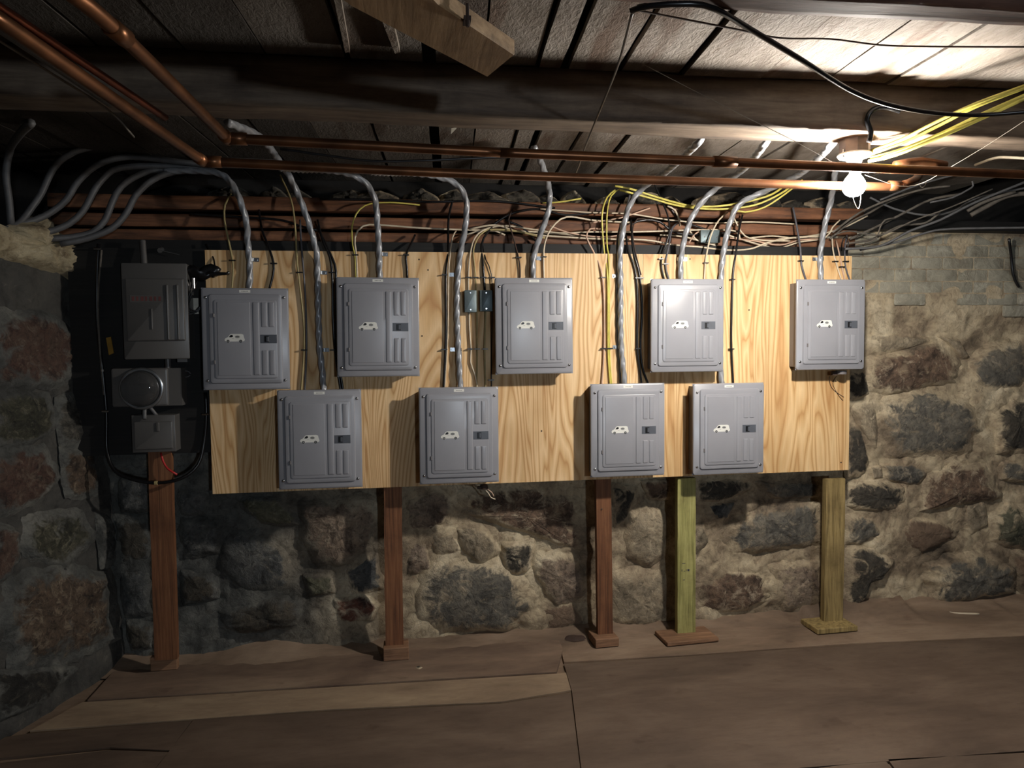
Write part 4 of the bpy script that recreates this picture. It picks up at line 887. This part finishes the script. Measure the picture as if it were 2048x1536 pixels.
# disconnect
x0,x1,z0,z1 = rectw(250,528,372,718,-.08)
t = empty('disconnect_box', ((x0+x1)/2, .03, z0)); tag(t, 'tall dark grey disconnect box with a faded red label', 'electrical box')
cx = (x0+x1)/2
L = lambda x: x-cx
MB().box(L(x0), L(x1), -.105, -.0005, 0, z1-z0).build('enclosure', M_OLDGREY, t)
mb = MB().frustum(L(x0)-.003, L(x1)+.003, -.003, z1-z0+.003, -.105, .006, .003, .006)
mb.frustum(L(x0)+.015, L(x1)-.012, .085, z1-z0-.07, -.111, .010, .006, .006)
cv = mb.build('cover', M_OLDGREY, t, 'auto')
for fx in (.70, .86): MB().frustum(L(x0+(x1-x0)*fx)-.006, L(x0+(x1-x0)*fx)+.006, .09, z1-z0-.10, -.121, .007, .004, .003).build('rib', M_OLDGREY, cv, 'auto')
MB().frustum(L(x0+(x1-x0)*.45)-.004, L(x0+(x1-x0)*.45)+.004, .14, .24, -.121, .005, .003).build('rib', M_OLDGREY, cv, 'auto')
mb = MB().frustum(L(x0)+.035, L(x0)+.035+.158, z1-z0-.185, z1-z0-.15, -.121, .001, .0005)
lb = mb.build('label', M_OLDGREY, t)
mb = MB(); 
for k, wq in enumerate((.012,.010,.014,.009,.012,.01,.011)): mb.box(L(x0)+.045+.02*k, L(x0)+.045+.02*k+wq, -.1226, -.1221, z1-z0-.178, z1-z0-.157)
mb.build('red_print', M_REDLAB, lb)
MB().cyl((L(px(290,490,0).x), -.05, z1-z0), (L(px(290,490,0).x)-.01, -.03, z1-z0+.12), .014, 14).build('conduit', M_OLDGREY, t, 'auto')
MB().cyl((.03,-.05,-.001),(.03,-.05,-.06),.014,14).build('conduit', M_OLDGREY, t, 'auto')
MB().box(.09,.135,-.105,-.06,-.018,-.001).build('latch', M_GALV, t)
# meter socket
x0,x1,z0,z1 = rectw(224,736,360,814,-.07); cx = (x0+x1)/2
t = empty('meter_socket', (cx, .03, z0)); tag(t, 'dark grey meter socket with an empty round glass meter', 'electrical meter')
MB().box(L(x0), L(x1), -.085, -.0005, 0, z1-z0).build('enclosure', M_OLDGREY, t)
MB().frustum(L(x0)-.002, L(x1)-.06, -.002, z1-z0+.002, -.085, .012, .008, .01).build('cover', M_OLDGREY, t, 'auto')
mc = at(279,778,-.1); cxm, czm = mc.x-cx, mc.z-z0
ringo = MB().lathe((cxm,-.097,czm), [(.080,.0),(.100,-.001),(.103,-.008),(.098,-.014),(.088,-.014),(.086,-.004)], 40, 'Y').build('meter_ring', M_GALV, t, True)
mb = MB(); mb.cyl((cxm,-.097,czm),(cxm,-.103,czm),.083,32); mb.box(cxm-.045,cxm+.045,-.125,-.103,czm-.02,czm+.02); mb.cyl((cxm-.01,-.103,czm+.045),(cxm-.01,-.120,czm+.045),.010,12); mb.cyl((cxm+.04,-.103,czm-.03),(cxm+.04,-.12,czm-.03),.010,12)
mb.build('meter_works', M_BLACKP, t, 'auto')
MB().lathe((cxm,-.101,czm), [(.086,0),(.085,-.03),(.078,-.055),(.06,-.066),(.03,-.070),(.001,-.071)], 36, 'Y').build('meter_glass', M_GLASS, t, True)
# lower box
x0,x1,z0,z1 = rectw(265,830,348,905,-.06); cx = (x0+x1)/2
t = empty('junction_box', (cx, .03, z0)); tag(t, 'square dark grey box below the round glass meter', 'electrical box')
MB().box(L(x0), L(x1), -.08, -.0005, 0, z1-z0).build('enclosure', M_OLDGREY, t)
mb = MB().frustum(L(x0)-.002, L(x1)+.002, -.002, z1-z0+.002, -.08, .005, .003); mb.frustum(L(x0)+.01, L(x1)-.01, .012, z1-z0-.03, -.085, .006, .005, .006); mb.build('cover', M_OLDGREY, t, 'auto')
MB().frustum(.015,.03,.10,.145,-.091,.006,.003,.004).build('latch', M_OLDGREY, t)
cable('grey_conduit','short grey conduit between the round meter and the square box',[at(291,808,-.05),at(289,822,-.06),at(289,838,-.075)],.010,M_SERD,cat='conduit')
cable('grey_conduit','angled pale conduit right of the short one under the meter',[at(298,812,-.05),at(306,822,-.05),at(314,832,-.04)],.009,M_SERD,cat='conduit')
cable('red_wire','short red wire dangling below the square dark box',[at(322,906,.0),at(326,922,-.01),at(336,938,-.02),at(354,949,-.03)],.005,M_CRED,cat='wire')
lp = cable('black_cable','long black cable looping down around the meter board and up beside the plywood',[at(197,488,.02),at(194,560,.015),at(195,650,.015),at(206,750,.015),at(213,830,.015),at(214,900,.005),at(228,940,-.02),at(262,958,-.03),at(312,966,-.035),at(362,957,-.03),at(396,930,-.01),at(408,885,.012),at(413,830,.015),at(411,785,.02)],.0085,M_CBLACK)
for x, y in ((197,498),(213,822),(412,828)):
    p = at(x, y, .01); MB().cyl(p+V((-.016,-.012,0)), p+V((.016,-.012,0)), .006, 8).build('clip', M_SCREW, lp)
p = at(312,966,-.045); MB().cyl(p+V((-.006,0,0)), p+V((.006,0,0)), .011, 8).build('tape_wrap', M_CTAN, lp)
p = at(217,692,.012); o = MB().prism([(p.x-.010,p.z+.04),(p.x+.012,p.z+.045),(p.x+.022,p.z-.035),(p.x,p.z-.045)], .018, .012, 'Y').build('yellow_tag', M_TAG); tag(o, 'small yellow tag on the black cable at the left', 'tag')
cable('grey_conduit','dark conduit running down the left edge of the meter board',[at(203,500,.01),at(196,600,.01),at(200,700,.01),at(208,790,.01)],.005,M_DUSTY,cat='conduit')
# dark cluster of clamps and taped splice beside the far left panel
t = empty('ground_clamp_cluster', tuple(at(405,545,-.03))); tag(t, 'dark taped splice with clamps beside the far left panel', 'cable splice')
mb = MB(); rr = random.Random(3)
base = at(405,545,-.03)
stone = [V((-.07+.14*k/10, 0, .012*sin(k))) for k in range(11)]
mb.tube(stone, .028, 12, 3, .25, .05); mb.build('taped_bundle', M_CBLACK, t, True)
MB().cyl((.04,-.02,-.01),(.125,-.02,-.006),.012,10,.006).build('bolt', M_CBLACK, t)
MB().lathe((.125,-.02,-.004), [(.001,-.008),(.008,-.006),(.009,.004),(.001,.007)], 10, 'Y').build('bolt_head', M_SCREW, t, True)
for dx, dz, tl in ((-.075,-.05,.3),(-.035,-.06,0)): MB().cyl((dx,-.03,dz+.03),(dx+tl*.05,-.03,dz-.02),.007,10).build('clamp_screw', M_SCREW, t)
mb = MB()
for k in range(4):
    q = [V((-.02-.02*k, -.02, -.04)), V((-.045-.01*k, -.035, -.11)), V((-.06-.012*k, -.03, -.17-.008*k)), V((-.02-.01*k,-.02,-.19-.005*k)), V((.0,-.01,-.15))]
    mb.tube(spline(q, .02), .0035, 6)
mb.build('wire_loops', M_CBLACK, t, True)
x0,x1,z0,z1 = rectw(375,596,396,628,.02); o = MB().box(x0,x1,.022,.029,z0,z1).build('white_card', M_CARD); tag(o, 'small white card between the disconnect box and the far left panel', 'card')
p = at(322,498,.02); t = MB().cyl((p.x,.03,p.z),(p.x,.0,p.z-.01),.012,10); t.cyl((p.x,.0,p.z-.008),(p.x+.09,.0,p.z-.03),.002,6); o = t.build('wire_clip', M_GALV); tag(o, 'small metal clip with a wire above the disconnect box', 'clip')
mc = at(370,748,.02); S = [V((mc.x+.026*cos(k*.35), .018, mc.z+.016*sin(k*.35))) for k in range(18)]
o = MB().tube(S, .003, 6).build('wire_ring', M_SERD, None, True); tag(o, 'small grey wire ring right of the round meter', 'wire')

# ================================================================ SMALL STEEL BOXES ON THE PLYWOOD
for (l, tp, r, bt, lab) in ((930,581,952,624,'left of the two small bluish steel boxes on the plywood'),(961,581,984,622,'right of the two small bluish steel boxes, beside the middle panel')):
    x0,x1,z0,z1 = rectw(l,tp,r,bt,-.045); cx = (x0+x1)/2
    t = empty('steel_box', (cx, 0, z0)); tag(t, lab, 'electrical box', 'small steel boxes on the plywood')
    MB().box(L(x0), L(x1), -.042, -.0005, 0, z1-z0).build('box', M_STEELBOX, t)
    MB().frustum(L(x0)-.002, L(x1)+.002, -.002, z1-z0+.002, -.042, .004, .002, .004).build('cover', M_STEELBOX, t, 'auto')
    for zz_ in (.012, z1-z0-.012): MB().cyl((0,-.045,zz_),(0,-.049,zz_),.004,8).build('screw', M_SCREW, t)
x0,x1,z0,z1 = rectw(1404,460,1442,484,.03); cx = (x0+x1)/2
t = empty('junction_box', (cx, .10, z0)); tag(t, 'grey steel box among the pale cables above the fourth top panel', 'electrical box')
MB().box(L(x0), L(x1), -.055, .01, 0, z1-z0).build('box', M_STEELBOX, t)
MB().frustum(L(x0)-.002, L(x1)+.002, -.002, z1-z0+.002, -.055, .004, .002, .004).build('cover', M_STEELBOX, t, 'auto')
for s in (-1,1): MB().cyl((s*.035,-.058,.03),(s*.035,-.062,.03),.004,8).build('screw', M_SCREW, t)
# fitting and wires under the second lower panel
p = at(968,974,-.05); t = empty('cable_connector', tuple(p)); tag(t, 'dark connector with stray wires under the second lower panel', 'connector')
MB().cyl((0,0,.012),(0,0,-.010),.020,14).build('locknut', M_RUST, t, 'auto'); MB().box(-.035,.02,-.012,.012,-.008,.004).build('clamp', M_RUST, t)
MB().tube(spline([V((.0,0,-.01)),V((.02,-.01,-.03)),V((.035,-.01,-.055)),V((.058,-.01,-.065))],.01),.0035,6).build('wire', M_CWHITE, t, True)
MB().tube(spline([V((.01,0,-.005)),V((.04,-.005,-.03)),V((.05,-.005,-.05))],.01),.003,6).build('wire', M_CPINK, t, True)
# fitting and wires under the far right panel
p = at(1682,746,-.05); t = empty('cable_connector', tuple(p)); tag(t, 'dark round knockout fitting with thin brown wires under the far right panel', 'connector')
MB().cyl((0,0,.014),(0,0,-.006),.030,16).build('locknut', M_TUB, t, 'auto'); MB().box(-.055,-.03,-.01,.012,-.012,.010).build('clamp', M_RUST, t)
MB().tube(spline([V((-.05,.03,-.02)),V((-.035,.045,-.07)),V((-.005,.046,-.105)),V((.05,.046,-.14))],.015),.0014,5).build('wire', M_RUST, t, True)
MB().tube(spline([V((.0,.04,-.02)),V((-.02,.045,-.06)),V((.01,.046,-.12)),V((.045,.046,-.16))],.015),.0014,5).build('wire', M_RUST, t, True)

# ================================================================ FLOOR BITS
cable('loose_cable','pale loose cable lying on the dirt floor at the right',[atz(1778,1197,.02),atz(1810,1206,.012),atz(1860,1219,.010),atz(1905,1226,.010),atz(1958,1228,.010)],.0065,M_CWHITE)
o = stone_mesh([(q.x,q.y) for q in [atz(1128,1275,0),atz(1150,1269,0),atz(1172,1272,0),atz(1174,1280,0),atz(1150,1284,0),atz(1130,1281,0)]], lambda u,v,d: (u,v,.004+max(d,0)*.6), .02, 5, .5, 24).build('loose_stone', M_RUST, None, True); tag(o, 'flat dark stone on the floor left of the stud right of centre', 'stone')
o = stone_mesh([(q.x,q.y) for q in [atz(1776,1222,0),atz(1788,1218,0),atz(1794,1224,0),atz(1784,1228,0)]], lambda u,v,d: (u,v,.004+max(d,0)*.8), .02, 9, .5, 24).build('loose_stone', M_CWHITE, None, True); tag(o, 'small pale pebble below the loose cable on the floor', 'stone')
for k, (xa, ya, lab) in enumerate([(868,1267,'tiny dark chip on the floor below the large grey stone'),(838,1337,'small dark chip on the pale floor plank area')]):
    o = stone_mesh([(q.x,q.y) for q in [atz(xa-7,ya,0),atz(xa,ya-3,0),atz(xa+7,ya,0),atz(xa,ya+3,0)]], lambda u,v,d: (u,v,.004+max(d,0)*.6), .012, 9+k, .5, 16).build('loose_stone', R['dark'], None, True); tag(o, lab, 'stone')
